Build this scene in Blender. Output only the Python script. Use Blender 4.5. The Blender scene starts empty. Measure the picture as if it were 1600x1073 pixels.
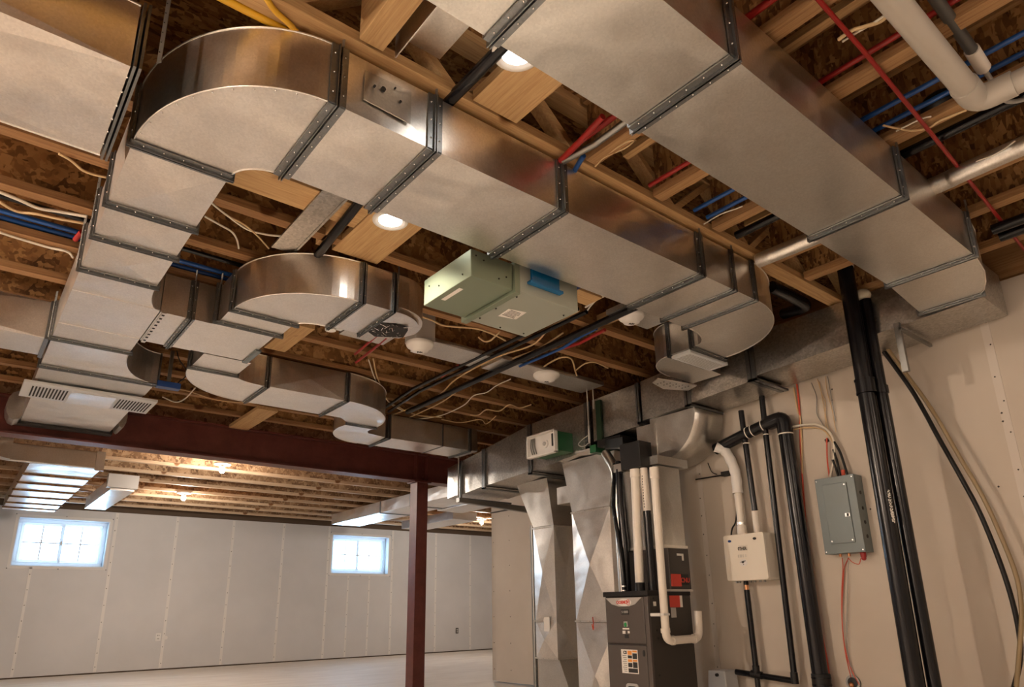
import bpy, bmesh, math, random
from mathutils import Vector, Matrix
random.seed(7)
SC = bpy.context.scene
COL = SC.collection

# ------------------------------------------------------------------ camera
YAW, PITCH, ROLL, FOC, DY = 0.886666572, 0.290410718, -0.0174096562, 1065.36, 96.69
F_ = Vector((math.cos(PITCH)*math.cos(YAW), math.cos(PITCH)*math.sin(YAW), math.sin(PITCH)))
R_ = F_.cross(Vector((0, 0, 1))).normalized(); U_ = R_.cross(F_)
R2 = R_*math.cos(ROLL)+U_*math.sin(ROLL); U2 = -R_*math.sin(ROLL)+U_*math.cos(ROLL)
CP = Vector((0, 0, 0.835))
cam_d = bpy.data.cameras.new('camera'); cam = bpy.data.objects.new('camera', cam_d); COL.objects.link(cam)
cam_d.sensor_fit = 'HORIZONTAL'; cam_d.sensor_width = 36.0
cam_d.lens = FOC/1600*36.0; cam_d.shift_y = DY/1600; cam_d.clip_start = 0.02
m = Matrix((R2, U2, -F_)).transposed().to_4x4(); m.translation = CP
cam.matrix_world = m
SC.camera = cam
SC.view_settings.view_transform = 'Standard'; SC.view_settings.look = 'None'
SC.view_settings.gamma = 1.0; SC.view_settings.use_curve_mapping = False
SC.view_settings.exposure = 0.5

def P(px, py, ax, v):
    """point seen at a photo pixel, on the world plane ax = v"""
    d = F_ + R2*((px-800)/FOC) - U2*((py-536.5-DY)/FOC)
    i = 'xyz'.index(ax)
    return CP + d*((v-CP[i])/d[i])

# ------------------------------------------------------------------ world: overcast daylight outside the windows
W = bpy.data.worlds.new('sky'); SC.world = W; W.use_nodes = True
bg = W.node_tree.nodes['Background']; bg.inputs[0].default_value = (0.46, 0.72, 1.0, 1); bg.inputs[1].default_value = 11.0

ZF, ZJ, ZS = 0.0, 2.485, 2.785        # floor, joist undersides, subfloor underside
XW, YW = 4.1, 12.6                    # right wall, window wall
WARM = (1.0, 0.80, 0.62)
def point_light(name, loc, power, col=WARM, r=0.04, parent=None):
    l = bpy.data.lights.new(name, 'POINT'); l.energy = power; l.color = col; l.shadow_soft_size = r
    o = bpy.data.objects.new(name, l); COL.objects.link(o); o.location = loc
    if parent: o.parent = parent; o.location = Vector(loc)-parent.location
    return o
def disk_light(name, loc, power, col, size, parent=None):
    l = bpy.data.lights.new(name, 'AREA'); l.shape = 'DISK'; l.size = size; l.spread = math.radians(95); l.energy = power; l.color = col
    o = bpy.data.objects.new(name, l); COL.objects.link(o); o.location = loc
    if parent: o.parent = parent; o.location = Vector(loc)-parent.location
    return o
LAMPS = dict(recess=[(1.104, 1.299), (1.263, 2.372)], recess_w=13,
             bulbs=[(2.25, 7.99), (2.42, 10.28), (7.69, 10.39)], bulb_w=50,
             spare=[(-1.6, 0.7), (0.9, -1.9), (-2.4, 3.4), (3.0, -1.6)], added_fill_w=[62, 42, 210, 14])  # these four unseen bulbs are added as fill light
# daylight portals in the two window openings
for x0, x1 in ((0.74, 1.9), (5.75, 6.95)):
    l = bpy.data.lights.new('window_portal', 'AREA'); l.shape = 'RECTANGLE'; l.size = x1-x0; l.size_y = 0.68
    l.cycles.is_portal = True
    o = bpy.data.objects.new('window_portal', l); COL.objects.link(o)
    o.location = ((x0+x1)/2, YW+0.24, 1.93); o.rotation_euler = (math.radians(-90), 0, 0)

# ------------------------------------------------------------------ materials
def mat(name, base, rough=0.5, metal=0.0, spec=0.5, coat=0.0):
    m = bpy.data.materials.new(name); m.use_nodes = True
    b = m.node_tree.nodes['Principled BSDF']
    b.inputs['Base Color'].default_value = (*base, 1); b.inputs['Roughness'].default_value = rough
    b.inputs['Metallic'].default_value = metal; b.inputs['Specular IOR Level'].default_value = spec
    b.inputs['Coat Weight'].default_value = coat
    return m
def nodes(m): return m.node_tree.nodes, m.node_tree.links, m.node_tree.nodes['Principled BSDF']
def coords(m, scale=(1, 1, 1), rot=(0, 0, 0)):
    N, L, b = nodes(m); t = N.new('ShaderNodeTexCoord'); p = N.new('ShaderNodeMapping')
    p.inputs['Scale'].default_value = scale; p.inputs['Rotation'].default_value = rot
    L.new(t.outputs['Object'], p.inputs['Vector']); return p.outputs['Vector']
def ramp(m, src, stops):
    N, L, b = nodes(m); r = N.new('ShaderNodeValToRGB')
    e = r.color_ramp.elements
    while len(e) < len(stops): e.new(0.5)
    for k, (p, c) in enumerate(stops):
        e[k].position = p; e[k].color = (*c, 1) if len(c) == 3 else c
    L.new(src, r.inputs[0]); return r.outputs[0]
def noise(m, vec, scale, detail=3, rough=0.5, dist=0.0):
    N, L, b = nodes(m); n = N.new('ShaderNodeTexNoise'); n.inputs['Scale'].default_value = scale
    n.inputs['Detail'].default_value = detail; n.inputs['Roughness'].default_value = rough
    n.inputs['Distortion'].default_value = dist
    L.new(vec, n.inputs['Vector']); return n.outputs[0]
def voro(m, vec, scale, feat='F1', out='Color'):
    N, L, b = nodes(m); n = N.new('ShaderNodeTexVoronoi'); n.inputs['Scale'].default_value = scale; n.feature = feat
    L.new(vec, n.inputs['Vector']); return n.outputs[out]
def bump(m, src, strength, dist=0.01, prev=None):
    N, L, b = nodes(m); n = N.new('ShaderNodeBump'); n.inputs['Strength'].default_value = strength
    n.inputs['Distance'].default_value = dist
    L.new(src, n.inputs['Height'])
    if prev is not None: L.new(prev, n.inputs['Normal'])
    L.new(n.outputs[0], b.inputs['Normal']); return n.outputs[0]
def mix(m, fac, a, b_, mode='MIX'):
    N, L, b = nodes(m); n = N.new('ShaderNodeMix'); n.data_type = 'RGBA'; n.blend_type = mode
    for s, i in ((fac, 0), (a, 6), (b_, 7)):
        if isinstance(s, (int, float)): n.inputs[i].default_value = s
        elif isinstance(s, tuple): n.inputs[i].default_value = (*s, 1)
        else: L.new(s, n.inputs[i])
    return n.outputs[2]

def galvanized(name, c=(0.70, 0.69, 0.66), r0=0.30, r1=0.42, wave=0.25, vs=170, vk=0.86):
    m = mat(name, c, 0.3, 1.0); N, L, b = nodes(m)
    v = coords(m); sp = voro(m, v, vs, out='Color'); n1 = noise(m, v, 9, 4, 0.6); n2 = noise(m, v, 2.2, 2, 0.5, 0.6)
    fl = ramp(m, sp, [(0.0, tuple(k*vk for k in c)), (1.0, tuple(min(1, k*1.08) for k in c))])
    st = ramp(m, n1, [(0.3, (0.93, 0.92, 0.91)), (0.7, (1, 1, 1))])
    L.new(mix(m, 1.0, fl, st, 'MULTIPLY'), b.inputs['Base Color'])
    rr = N.new('ShaderNodeMapRange'); rr.inputs[1].default_value = 0.3; rr.inputs[2].default_value = 0.7
    rr.inputs[3].default_value = r0; rr.inputs[4].default_value = r1
    L.new(n1, rr.inputs[0]); L.new(rr.outputs[0], b.inputs['Roughness'])
    p = bump(m, n2, wave, 0.03)
    cr = voro(m, coords(m, (1, 1.3, 1)), 3.1, 'SMOOTH_F1', 'Distance'); bump(m, cr, wave*0.5, 0.04, p)
    return m
GALV = galvanized('galvanized_sheet', (0.90, 0.875, 0.835), 0.28, 0.37, 0.5, 170, 0.94)
GALV2 = galvanized('galvanized_sheet_dull', (0.70, 0.685, 0.65), 0.28, 0.40, 0.45, 170, 0.93)
GALV3 = galvanized('galvanized_sheet_spangled', (0.60, 0.585, 0.555), 0.28, 0.40, 0.6, 95, 0.66)
FLG = galvanized('galvanized_flange', (0.27, 0.285, 0.295), 0.30, 0.42, 0.1)
SCREW = mat('zinc_screw', (0.85, 0.85, 0.85), 0.25, 1.0)
STRAP = mat('steel_strap', (0.30, 0.30, 0.29), 0.4, 1.0)

def osb(name, dark, mid, light):
    """strand board: long flakes at several angles"""
    m = mat(name, mid, 0.75, 0, 0.2); N, L, b = nodes(m)
    cols = []
    for k, (rot, sc) in enumerate(((0.5, (13, 62, 13)), (-0.7, (15, 70, 15)), (1.5, (12, 55, 12)))):
        v = coords(m, (1, 1, 1)); mp = N.new('ShaderNodeMapping'); mp.inputs['Rotation'].default_value = (rot*0.6, rot*0.4, rot); mp.inputs['Scale'].default_value = sc
        mp.inputs['Location'].default_value = (k*3.1, k*1.7, k)
        n = N.new('ShaderNodeTexNoise'); n.inputs['Scale'].default_value = 6; L.new(v, n.inputs['Vector'])
        ad = N.new('ShaderNodeVectorMath'); ad.operation = 'MULTIPLY_ADD'; L.new(n.outputs['Color'], ad.inputs[0]); ad.inputs[1].default_value = (0.03, 0.03, 0.03); L.new(v, ad.inputs[2])
        L.new(ad.outputs[0], mp.inputs['Vector'])
        cols.append(ramp(m, voro(m, mp.outputs[0], 1.0, out='Color'), [(0.12, dark), (0.5, mid), (0.92, light)]))
    v = coords(m); m1 = ramp(m, noise(m, v, 26, 2, 0.5), [(0.46, (0, 0, 0)), (0.5, (1, 1, 1))]); m2 = ramp(m, noise(m, coords(m, (1.3, 1.1, 1)), 21, 2, 0.5, 0.3), [(0.5, (0, 0, 0)), (0.54, (1, 1, 1))])
    c = mix(m, m2, mix(m, m1, cols[0], cols[1]), cols[2])
    big = ramp(m, noise(m, v, 3, 4, 0.6, 0.4), [(0.3, (0.5, 0.45, 0.4)), (0.65, (1.1, 1.1, 1.1))])
    L.new(mix(m, 1.0, c, big, 'MULTIPLY'), b.inputs['Base Color'])
    return m
OSB = osb('osb_subfloor', (0.10, 0.043, 0.014), (0.33, 0.165, 0.06), (0.58, 0.34, 0.14))
WEB = osb('osb_web', (0.10, 0.045, 0.016), (0.29, 0.145, 0.053), (0.50, 0.29, 0.12))
def lumber(name, a, b_, stretch, kn=True):
    m = mat(name, a, 0.62, 0, 0.3); N, L, b = nodes(m)
    v = coords(m, stretch); g = noise(m, v, 7, 5, 0.65, 0.8)
    col = ramp(m, g, [(0.3, b_), (0.62, a)])
    v2 = coords(m, (1, 1, 1)); k = noise(m, v2, 5.5, 1, 0.4)
    kk = ramp(m, k, [(0.0, (1, 1, 1)), (0.70, (1, 1, 1)), (0.76, (0.35, 0.22, 0.12))])
    L.new(mix(m, 1.0, col, kk, 'MULTIPLY'), b.inputs['Base Color']); bump(m, g, 0.15, 0.002)
    return m
LUMX = lumber('lumber_grain_x', (0.58, 0.38, 0.185), (0.40, 0.23, 0.095), (0.6, 14, 14))
LUMY = lumber('lumber_grain_y', (0.58, 0.38, 0.185), (0.40, 0.23, 0.095), (14, 0.6, 14))
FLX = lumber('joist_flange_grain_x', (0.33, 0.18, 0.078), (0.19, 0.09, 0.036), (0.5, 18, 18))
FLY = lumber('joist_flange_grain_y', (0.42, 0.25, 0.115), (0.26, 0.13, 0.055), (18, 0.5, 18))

FL_LIT = lumber('far_joist_flange_lit', (0.58, 0.43, 0.29), (0.42, 0.28, 0.17), (0.5, 18, 18))  # paler copy of the joist flange wood, light in the window room put into colour
WEB_LIT = osb('far_joist_web_lit', (0.16, 0.09, 0.05), (0.36, 0.22, 0.12), (0.52, 0.36, 0.22))  # web board lightened the same way, standing for light on the far joists
def drywall(name, base, tone):
    m = mat(name, base, 0.85, 0, 0.2); N, L, b = nodes(m)
    v = coords(m); n = noise(m, v, 1.3, 4, 0.6)
    L.new(ramp(m, n, [(0.3, tone), (0.7, base)]), b.inputs['Base Color'])
    bump(m, noise(m, v, 160, 2), 0.05, 0.001)
    return m
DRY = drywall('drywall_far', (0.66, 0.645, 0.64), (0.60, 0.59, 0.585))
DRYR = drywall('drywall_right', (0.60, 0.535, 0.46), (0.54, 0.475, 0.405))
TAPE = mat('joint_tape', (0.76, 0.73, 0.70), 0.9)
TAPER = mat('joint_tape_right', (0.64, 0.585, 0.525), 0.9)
HOLE = mat('dark_speck', (0.06, 0.05, 0.045), 0.7)
FLOOR = mat('concrete_floor', (0.72, 0.66, 0.59), 0.55, 0, 0.4)
N, L, b = nodes(FLOOR); v = coords(FLOOR, (1, 3, 1))
L.new(ramp(FLOOR, noise(FLOOR, v, 1.6, 5, 0.6, 0.5), [(0.3, (0.66, 0.59, 0.52)), (0.7, (0.80, 0.74, 0.67))]), b.inputs['Base Color'])
RED = mat('oxide_red_steel', (0.15, 0.036, 0.028), 0.42, 0.0, 0.5)
N, L, b = nodes(RED); v = coords(RED)
L.new(ramp(RED, noise(RED, v, 6, 5, 0.7), [(0.3, (0.085, 0.020, 0.015)), (0.7, (0.155, 0.042, 0.032))]), b.inputs['Base Color'])
BLACK = mat('black_abs_pipe', (0.006, 0.006, 0.008), 0.24, 0, 0.4)
BLKR = mat('black_rubber', (0.010, 0.009, 0.009), 0.45, 0, 0.35)
PVCG = mat('aged_grey_pvc', (0.50, 0.465, 0.41), 0.35)
PVC = mat('white_pvc', (0.78, 0.72, 0.64), 0.32)
WHITE = mat('white_plastic', (0.80, 0.78, 0.75), 0.4)
VINYL = mat('white_vinyl', (0.82, 0.84, 0.86), 0.35)
_N = VINYL.node_tree.nodes; _L = VINYL.node_tree.links
_t = _N.new('ShaderNodeBsdfTranslucent'); _t.inputs[0].default_value = (0.85, 0.88, 0.9, 1); _m = _N.new('ShaderNodeMixShader'); _m.inputs[0].default_value = 0.35
_L.new(_N['Principled BSDF'].outputs[0], _m.inputs[1]); _L.new(_t.outputs[0], _m.inputs[2]); _L.new(_m.outputs[0], _N['Material Output'].inputs[0])
CREAM = mat('cream_enamel', (0.84, 0.78, 0.68), 0.35)
CABLE = mat('cream_cable', (0.62, 0.44, 0.24), 0.5)
CABW = mat('white_cable', (0.72, 0.66, 0.56), 0.5)
REDP = mat('red_pex', (0.30, 0.012, 0.01), 0.35)
REDC = mat('red_cable', (0.60, 0.08, 0.04), 0.5)
BLUEP = mat('blue_pex', (0.008, 0.075, 0.30), 0.35)
YEL = mat('yellow_gas_pipe', (0.75, 0.42, 0.02), 0.4)
COPPER = mat('copper', (0.75, 0.36, 0.18), 0.3, 1.0)
HOSE = mat('tan_hose', (0.30, 0.22, 0.12), 0.4)
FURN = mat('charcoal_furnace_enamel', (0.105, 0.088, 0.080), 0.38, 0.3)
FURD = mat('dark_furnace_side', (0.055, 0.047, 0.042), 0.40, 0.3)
GREY = mat('light_grey_trim', (0.50, 0.48, 0.46), 0.4, 0.3)
PANEL = mat('grey_blue_enamel', (0.145, 0.175, 0.18), 0.35, 0.2)
GREEN = mat('dark_green_enamel', (0.012, 0.085, 0.03), 0.4)
SAGE = mat('pale_green_zinc', (0.25, 0.30, 0.22), 0.38, 0.55)
SAGE2 = mat('sage_zinc_plate', (0.40, 0.43, 0.37), 0.42, 0.45)
BLUEB = mat('blue_plastic', (0.005, 0.12, 0.30), 0.25)
BLUEC = mat('blue_cap', (0.02, 0.06, 0.22), 0.3)
PAPER = mat('white_label', (0.78, 0.75, 0.70), 0.7)
REDL = mat('red_label', (0.62, 0.06, 0.04), 0.6)
ORL = mat('orange_label', (0.80, 0.30, 0.05), 0.6)
INK = mat('black_ink', (0.02, 0.02, 0.02), 0.7)
DARK = mat('dark_void', (0.015, 0.013, 0.012), 0.7)
GREENL = mat('green_button', (0.02, 0.30, 0.08), 0.4)
FOAM = mat('foam_insulation', (0.60, 0.55, 0.42), 0.8)
CLEARP = mat('clear_plastic_sheet', (0.62, 0.60, 0.56), 0.3)
CLEARP.node_tree.nodes['Principled BSDF'].inputs['Transmission Weight'].default_value = 0.55
GLASS = mat('window_glass', (0.95, 0.98, 1.0), 0.02)
GLASS.node_tree.nodes['Principled BSDF'].inputs['Transmission Weight'].default_value = 1.0
GLASS.node_tree.nodes['Principled BSDF'].inputs['IOR'].default_value = 1.02
FOIL = galvanized('foil_duct_wrap', (0.78, 0.76, 0.72), 0.30, 0.5, 0.9)
def emit(name, col, s):
    m = mat(name, col, 0.4); b = m.node_tree.nodes['Principled BSDF']
    b.inputs['Emission Color'].default_value = (*col, 1); b.inputs['Emission Strength'].default_value = s
    return m
LENS = emit('lit_lens', (1.0, 0.95, 0.88), 12); BULB = emit('lit_bulb', (1.0, 0.86, 0.68), 40)
LED = emit('furnace_led', (0.1, 0.9, 0.3), 0.4)

# ------------------------------------------------------------------ mesh collector
class MB:
    def __init__(s): s.v = []; s.f = []; s.mi = []; s.sm = []; s.k = 0; s.smooth = False
    def add(s, vs, fs, smooth=None):
        o = len(s.v); s.v += [Vector(q) for q in vs]
        for f in fs: s.f.append([o+i for i in f]); s.mi.append(s.k); s.sm.append(s.smooth if smooth is None else smooth)
    def box(s, x0, x1, y0, y1, z0, z1):
        s.add([(x, y, z) for z in (z0, z1) for y in (y0, y1) for x in (x0, x1)],
              [(0, 2, 3, 1), (4, 5, 7, 6), (0, 1, 5, 4), (1, 3, 7, 5), (3, 2, 6, 7), (2, 0, 4, 6)], False); return s
    def rbox(s, x0, x1, y0, y1, z0, z1, r=0.01, seg=3):
        """box with rounded vertical-to-X edges: rounded rectangle in YZ extruded along X"""
        pts = []
        for cy, cz, a0 in ((y1-r, z1-r, 0), (y0+r, z1-r, 90), (y0+r, z0+r, 180), (y1-r, z0+r, 270)):
            for k in range(seg+1):
                a = math.radians(a0+90*k/seg); pts.append((cy+r*math.cos(a), cz+r*math.sin(a)))
        return s.prism('x', pts, x0, x1)
    def prism(s, ax, pts, a, b):
        n = len(pts)
        def mk(p, w): return {'x': (w, p[0], p[1]), 'y': (p[0], w, p[1]), 'z': (p[0], p[1], w)}[ax]
        area = sum(pts[i][0]*pts[(i+1) % n][1]-pts[(i+1) % n][0]*pts[i][1] for i in range(n))
        if (area > 0) == (ax == 'y'): pts = pts[::-1]
        vs = [mk(p, a) for p in pts]+[mk(p, b) for p in pts]
        s.add(vs, [tuple(reversed(range(n))), tuple(range(n, 2*n))]+[(i, (i+1) % n, n+(i+1) % n, n+i) for i in range(n)], False); return s
    def hexa(s, p):  # 8 points: bottom loop then top loop
        s.add(p, [(3, 2, 1, 0), (4, 5, 6, 7)]+[(i, (i+1) % 4, 4+(i+1) % 4, 4+i) for i in range(4)], False); return s
    def cross(s, x0, x1, y0, y1, z0, z1, ax='x', d=0.004):
        """duct section: the four long faces bulge with a cross-break"""
        c = [(x0, y0, z0), (x1, y0, z0), (x1, y1, z0), (x0, y1, z0), (x0, y0, z1), (x1, y0, z1), (x1, y1, z1), (x0, y1, z1)]
        quads = {'bot': ((0, 3, 2, 1), (0, 0, -d)), 'top': ((4, 5, 6, 7), (0, 0, d)), 'f': ((0, 1, 5, 4), (0, -d, 0)),
                 'b': ((2, 3, 7, 6), (0, d, 0)), 'l': ((3, 0, 4, 7), (-d, 0, 0)), 'r': ((1, 2, 6, 5), (d, 0, 0))}
        for k, (q, o) in quads.items():
            if (ax == 'x' and k in 'lr') or (ax == 'y' and k in 'fb'): s.add([c[i] for i in q], [(0, 1, 2, 3)], False); continue
            m_ = sum((Vector(c[i]) for i in q), Vector())/4+Vector(o)
            s.add([c[i] for i in q]+[m_], [(0, 1, 4), (1, 2, 4), (2, 3, 4), (3, 0, 4)], False)
        return s
    def tube(s, pts, r, seg=10, cap=True):
        pts = [Vector(p) for p in pts]; n = len(pts)
        rr = r if isinstance(r, (list, tuple)) else [r]*n
        t0 = (pts[1]-pts[0]).normalized(); up = Vector((0, 0, 1)) if abs(t0.z) < 0.9 else Vector((1, 0, 0))
        a = t0.cross(up).normalized(); rings = []
        for i in range(n):
            t = (pts[min(i+1, n-1)]-pts[max(i-1, 0)]).normalized()
            a = (a-t*a.dot(t)).normalized(); b_ = t.cross(a)
            rings.append([pts[i]+(a*math.cos(2*math.pi*k/seg)+b_*math.sin(2*math.pi*k/seg))*rr[i] for k in range(seg)])
        vs = [q for rg in rings for q in rg]; fs = []
        for i in range(n-1):
            for k in range(seg):
                k2 = (k+1) % seg; fs.append((i*seg+k, i*seg+k2, (i+1)*seg+k2, (i+1)*seg+k))
        s.add(vs, fs, True)
        if cap: s.add(rings[0], [tuple(reversed(range(seg)))], False); s.add(rings[-1], [tuple(range(seg))], False)
        return s
    def cyl(s, c0, c1, r, seg=16): return s.tube([c0, c1], r, seg)
    def screw(s, p, r=0.004): s.add([(p[0]-r, p[1], p[2]), (p[0]+r, p[1], p[2]), (p[0], p[1]-r, p[2]), (p[0], p[1]+r, p[2]), (p[0], p[1], p[2]-r), (p[0], p[1], p[2]+r)],
              [(0, 2, 5), (2, 1, 5), (1, 3, 5), (3, 0, 5), (2, 0, 4), (1, 2, 4), (3, 1, 4), (0, 3, 4)], True)
    def ball(s, c, r, n=10, sx=1, sy=1, sz=1):
        vs = []; fs = []
        for i in range(n+1):
            th = math.pi*i/n
            for k in range(2*n):
                ph = math.pi*k/n
                vs.append((c[0]+r*sx*math.sin(th)*math.cos(ph), c[1]+r*sy*math.sin(th)*math.sin(ph), c[2]+r*sz*math.cos(th)))
        for i in range(n):
            for k in range(2*n):
                k2 = (k+1) % (2*n); fs.append((i*2*n+k, (i+1)*2*n+k, (i+1)*2*n+k2, i*2*n+k2))
        s.add(vs, fs, True); return s

def smooth(pts, n=6):
    pts = [Vector(p) for p in pts]; out = []
    q = [2*pts[0]-pts[1]]+pts+[2*pts[-1]-pts[-2]]
    for i in range(1, len(q)-2):
        for k in range(n):
            t = k/n; a, b_, c, d = q[i-1], q[i], q[i+1], q[i+2]
            out.append(0.5*((2*b_)+(-a+c)*t+(2*a-5*b_+4*c-d)*t*t+(-a+3*b_-3*c+d)*t**3))
    out.append(pts[-1]); return out
def bend(pts, r=0.06, n=5):
    """polyline with rounded corners"""
    pts = [Vector(p) for p in pts]; out = [pts[0]]
    for i in range(1, len(pts)-1):
        a, b_, c = pts[i-1], pts[i], pts[i+1]
        d1 = (a-b_); d2 = (c-b_); rr = min(r, d1.length*0.45, d2.length*0.45)
        p0 = b_+d1.normalized()*rr; p1 = b_+d2.normalized()*rr
        for k in range(n+1):
            t = k/n; out.append(p0*(1-t)**2+b_*2*t*(1-t)+p1*t*t)
    out.append(pts[-1]); return out

ORG = {}
def obj(name, mb, mats, parent=None, bevel=0, label=None):
    me = bpy.data.meshes.new(name); o = bpy.data.objects.new(name, me); COL.objects.link(o)
    org = Vector((0, 0, 0))
    if parent is not None:
        org = ORG[parent]; o.parent = parent
    elif mb.v:
        xs = [v.x for v in mb.v]; ys = [v.y for v in mb.v]; zs = [v.z for v in mb.v]
        org = Vector(((min(xs)+max(xs))/2, (min(ys)+max(ys))/2, min(zs))); o.location = org
    ORG[o] = org
    me.from_pydata([tuple(v-org) for v in mb.v], [], mb.f)
    if not isinstance(mats, (list, tuple)): mats = [mats]
    for m_ in mats: me.materials.append(m_)
    for i, p in enumerate(me.polygons): p.material_index = min(mb.mi[i], len(mats)-1); p.use_smooth = mb.sm[i]
    me.validate(); me.update()
    if bevel:
        b_ = o.modifiers.new('bevel', 'BEVEL'); b_.width = bevel; b_.segments = 2; b_.limit_method = 'ANGLE'
    if label: o['label'] = label
    return o
def thing(name, label, cat, loc, group=None):
    o = bpy.data.objects.new(name, None); COL.objects.link(o); o.empty_display_size = 0.05
    o.location = loc; ORG[o] = Vector(loc); o['label'] = label; o['category'] = cat
    if group: o['group'] = group
    return o
def tag(o, label, cat, group=None):
    o['label'] = label; o['category'] = cat
    if group: o['group'] = group
    return o
def struct(name, mb, mats, parent=None, **k):
    o = obj(name, mb, mats, parent, **k); o['kind'] = 'structure'; return o

# ------------------------------------------------------------------ setting: floor, ceiling, walls
struct('floor', MB().box(-3.2, 10.4, -4.2, 12.8, -0.12, 0), FLOOR)
struct('ceiling', MB().box(-3.2, 10.4, -4.2, 12.8, ZS, ZS+0.03), OSB)
def holes_wall(x0, x1, z0, z1, y0, y1, hs):
    mb = MB(); x = x0
    for a, b_, c, d in sorted(hs):
        mb.box(x, a, y0, y1, z0, z1); mb.box(a, b_, y0, y1, z0, c); mb.box(a, b_, y0, y1, d, z1); x = b_
    mb.box(x, x1, y0, y1, z0, z1); return mb
WH = [(0.72, 1.925, 1.57, 2.29), (5.73, 6.97, 1.55, 2.29)]
wall_b = struct('wall_back', holes_wall(-3.2, 10.4, 0.02, 2.44, YW, YW+0.3, WH), DRY)
struct('trim_1', MB().box(-3.2, 10.4, YW+0.02, YW+0.3, 2.44, ZS).box(-3.2, 10.4, YW+0.02, YW+0.3, 0, 0.02), mat('dark_sill_plate', (0.10, 0.065, 0.04), 0.8))
for x in (2.01, 2.92, 3.85, 4.76, 5.66, 7.05, 8.1, 9.0):
    mb = MB().box(x-0.022, x+0.022, YW-0.003, YW, 0.03, 2.43); mb.k = 1
    z = 0.1
    while z < 2.4:
        mb.screw((x+random.uniform(-.006, .006), YW-0.004, z), 0.008); z += random.choice((0.2, 0.22, 0.25))
    struct('joint_tape', mb, [TAPE, HOLE], wall_b)
for x, z0, z1 in ((0.98, 0.03, 1.55), (6.1, 0.03, 1.52), (6.55, 0.03, 1.52)):
    mb = MB().box(x-0.018, x+0.018, YW-0.003, YW, z0, z1); mb.k = 1
    z = z0+0.1
    while z < z1: mb.screw((x, YW-0.004, z), 0.008); z += 0.22
    struct('joint_tape', mb, [TAPE, HOLE], wall_b)
# corner bead frames round the window openings
for (a, b_, c, d) in WH:
    mb = MB(); w = 0.035
    for q in ((a-w, b_+w, d, d+w), (a-w, b_+w, c-w, c), (a-w, a, c, d), (b_, b_+w, c, d)):
        mb.box(q[0], q[1], YW-0.003, YW, q[2], q[3])
    mb.k = 1
    for x in (a-w, (a+b_)/2, b_+w):
        for z in (c-w, d+w): mb.screw((x, YW-0.004, z), 0.009)
    struct('corner_bead', mb, [TAPE, HOLE], wall_b)
# windows
for n, (a, b_, c, d) in enumerate(WH):
    mb = MB(); t = 0.012
    mb.box(a, b_, YW+0.001, YW+0.29, c, c+t).box(a, b_, YW+0.001, YW+0.29, d-t, d).box(a, a+t, YW+0.001, YW+0.29, c+t, d-t).box(b_-t, b_, YW+0.001, YW+0.29, c+t, d-t)
    w = struct('window_%d' % (n+1), mb, VINYL)
    def fr(x0, x1, z0, z1, y0, y1, k): return MB().box(x0, x1, y0, y1, z0, z0+k).box(x0, x1, y0, y1, z1-k, z1).box(x0, x0+k, y0, y1, z0+k, z1-k).box(x1-k, x1, y0, y1, z0+k, z1-k)
    obj('window_frame', fr(a+t, b_-t, c+t, d-t, YW+0.14, YW+0.22, 0.055), VINYL, w, bevel=0.006)
    xm = (a+b_)/2
    for i, (s0, s1) in enumerate(((a+0.06, xm+0.02), (xm-0.02, b_-0.06))):
        y0 = YW+0.15+0.028*i
        s = obj('window_sash', fr(s0, s1, c+0.06, d-0.06, y0, y0+0.026, 0.045), VINYL, w, bevel=0.004)
        obj('pane', MB().box(s0+0.04, s1-0.04, y0+0.010, y0+0.014, c+0.1, d-0.1), GLASS, s)
        xc = (s0+s1)/2; zc = (c+d)/2
        obj('muntin', MB().box(xc-0.009, xc+0.009, y0+0.004, y0+0.010, c+0.1, d-0.1).box(s0+0.04, xc-0.009, y0+0.004, y0+0.010, zc-0.009, zc+0.009).box(xc+0.009, s1-0.04, y0+0.004, y0+0.010, zc-0.009, zc+0.009), VINYL, s)
    obj('sash_lock', MB().box(xm-0.012, xm+0.012, YW+0.135, YW+0.152, (c+d)/2-0.03, (c+d)/2+0.03), GREY, w)
# pale frosted shrubs outside, seen through the glass
FROST = mat('frosted_twigs', (0.55, 0.62, 0.70), 0.9)
for k, (x, z0) in enumerate(((0.55, 0.9), (6.0, 0.9))):
    mb = MB()
    for i in range(120):
        p = Vector((x+random.gauss(0, 0.35), 15+random.uniform(-.3, .3), z0+random.uniform(0.2, 0.9)))
        q = p+Vector((random.gauss(0, 0.2), random.gauss(0, .1), random.uniform(0.15, 0.5)))
        mb.tube([p, (p+q)/2+Vector((random.gauss(0, .03), 0, 0)), q], 0.006, 4, False)
    mb.tube([(x, 15, -0.2), (x, 15, 1.7)], 0.03, 6)
    tag(obj('bare_shrub', mb, FROST), ('pale frosted shrub outside the left basement window', 'pale frosted shrub outside the right basement window')[k], 'shrub')

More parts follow.
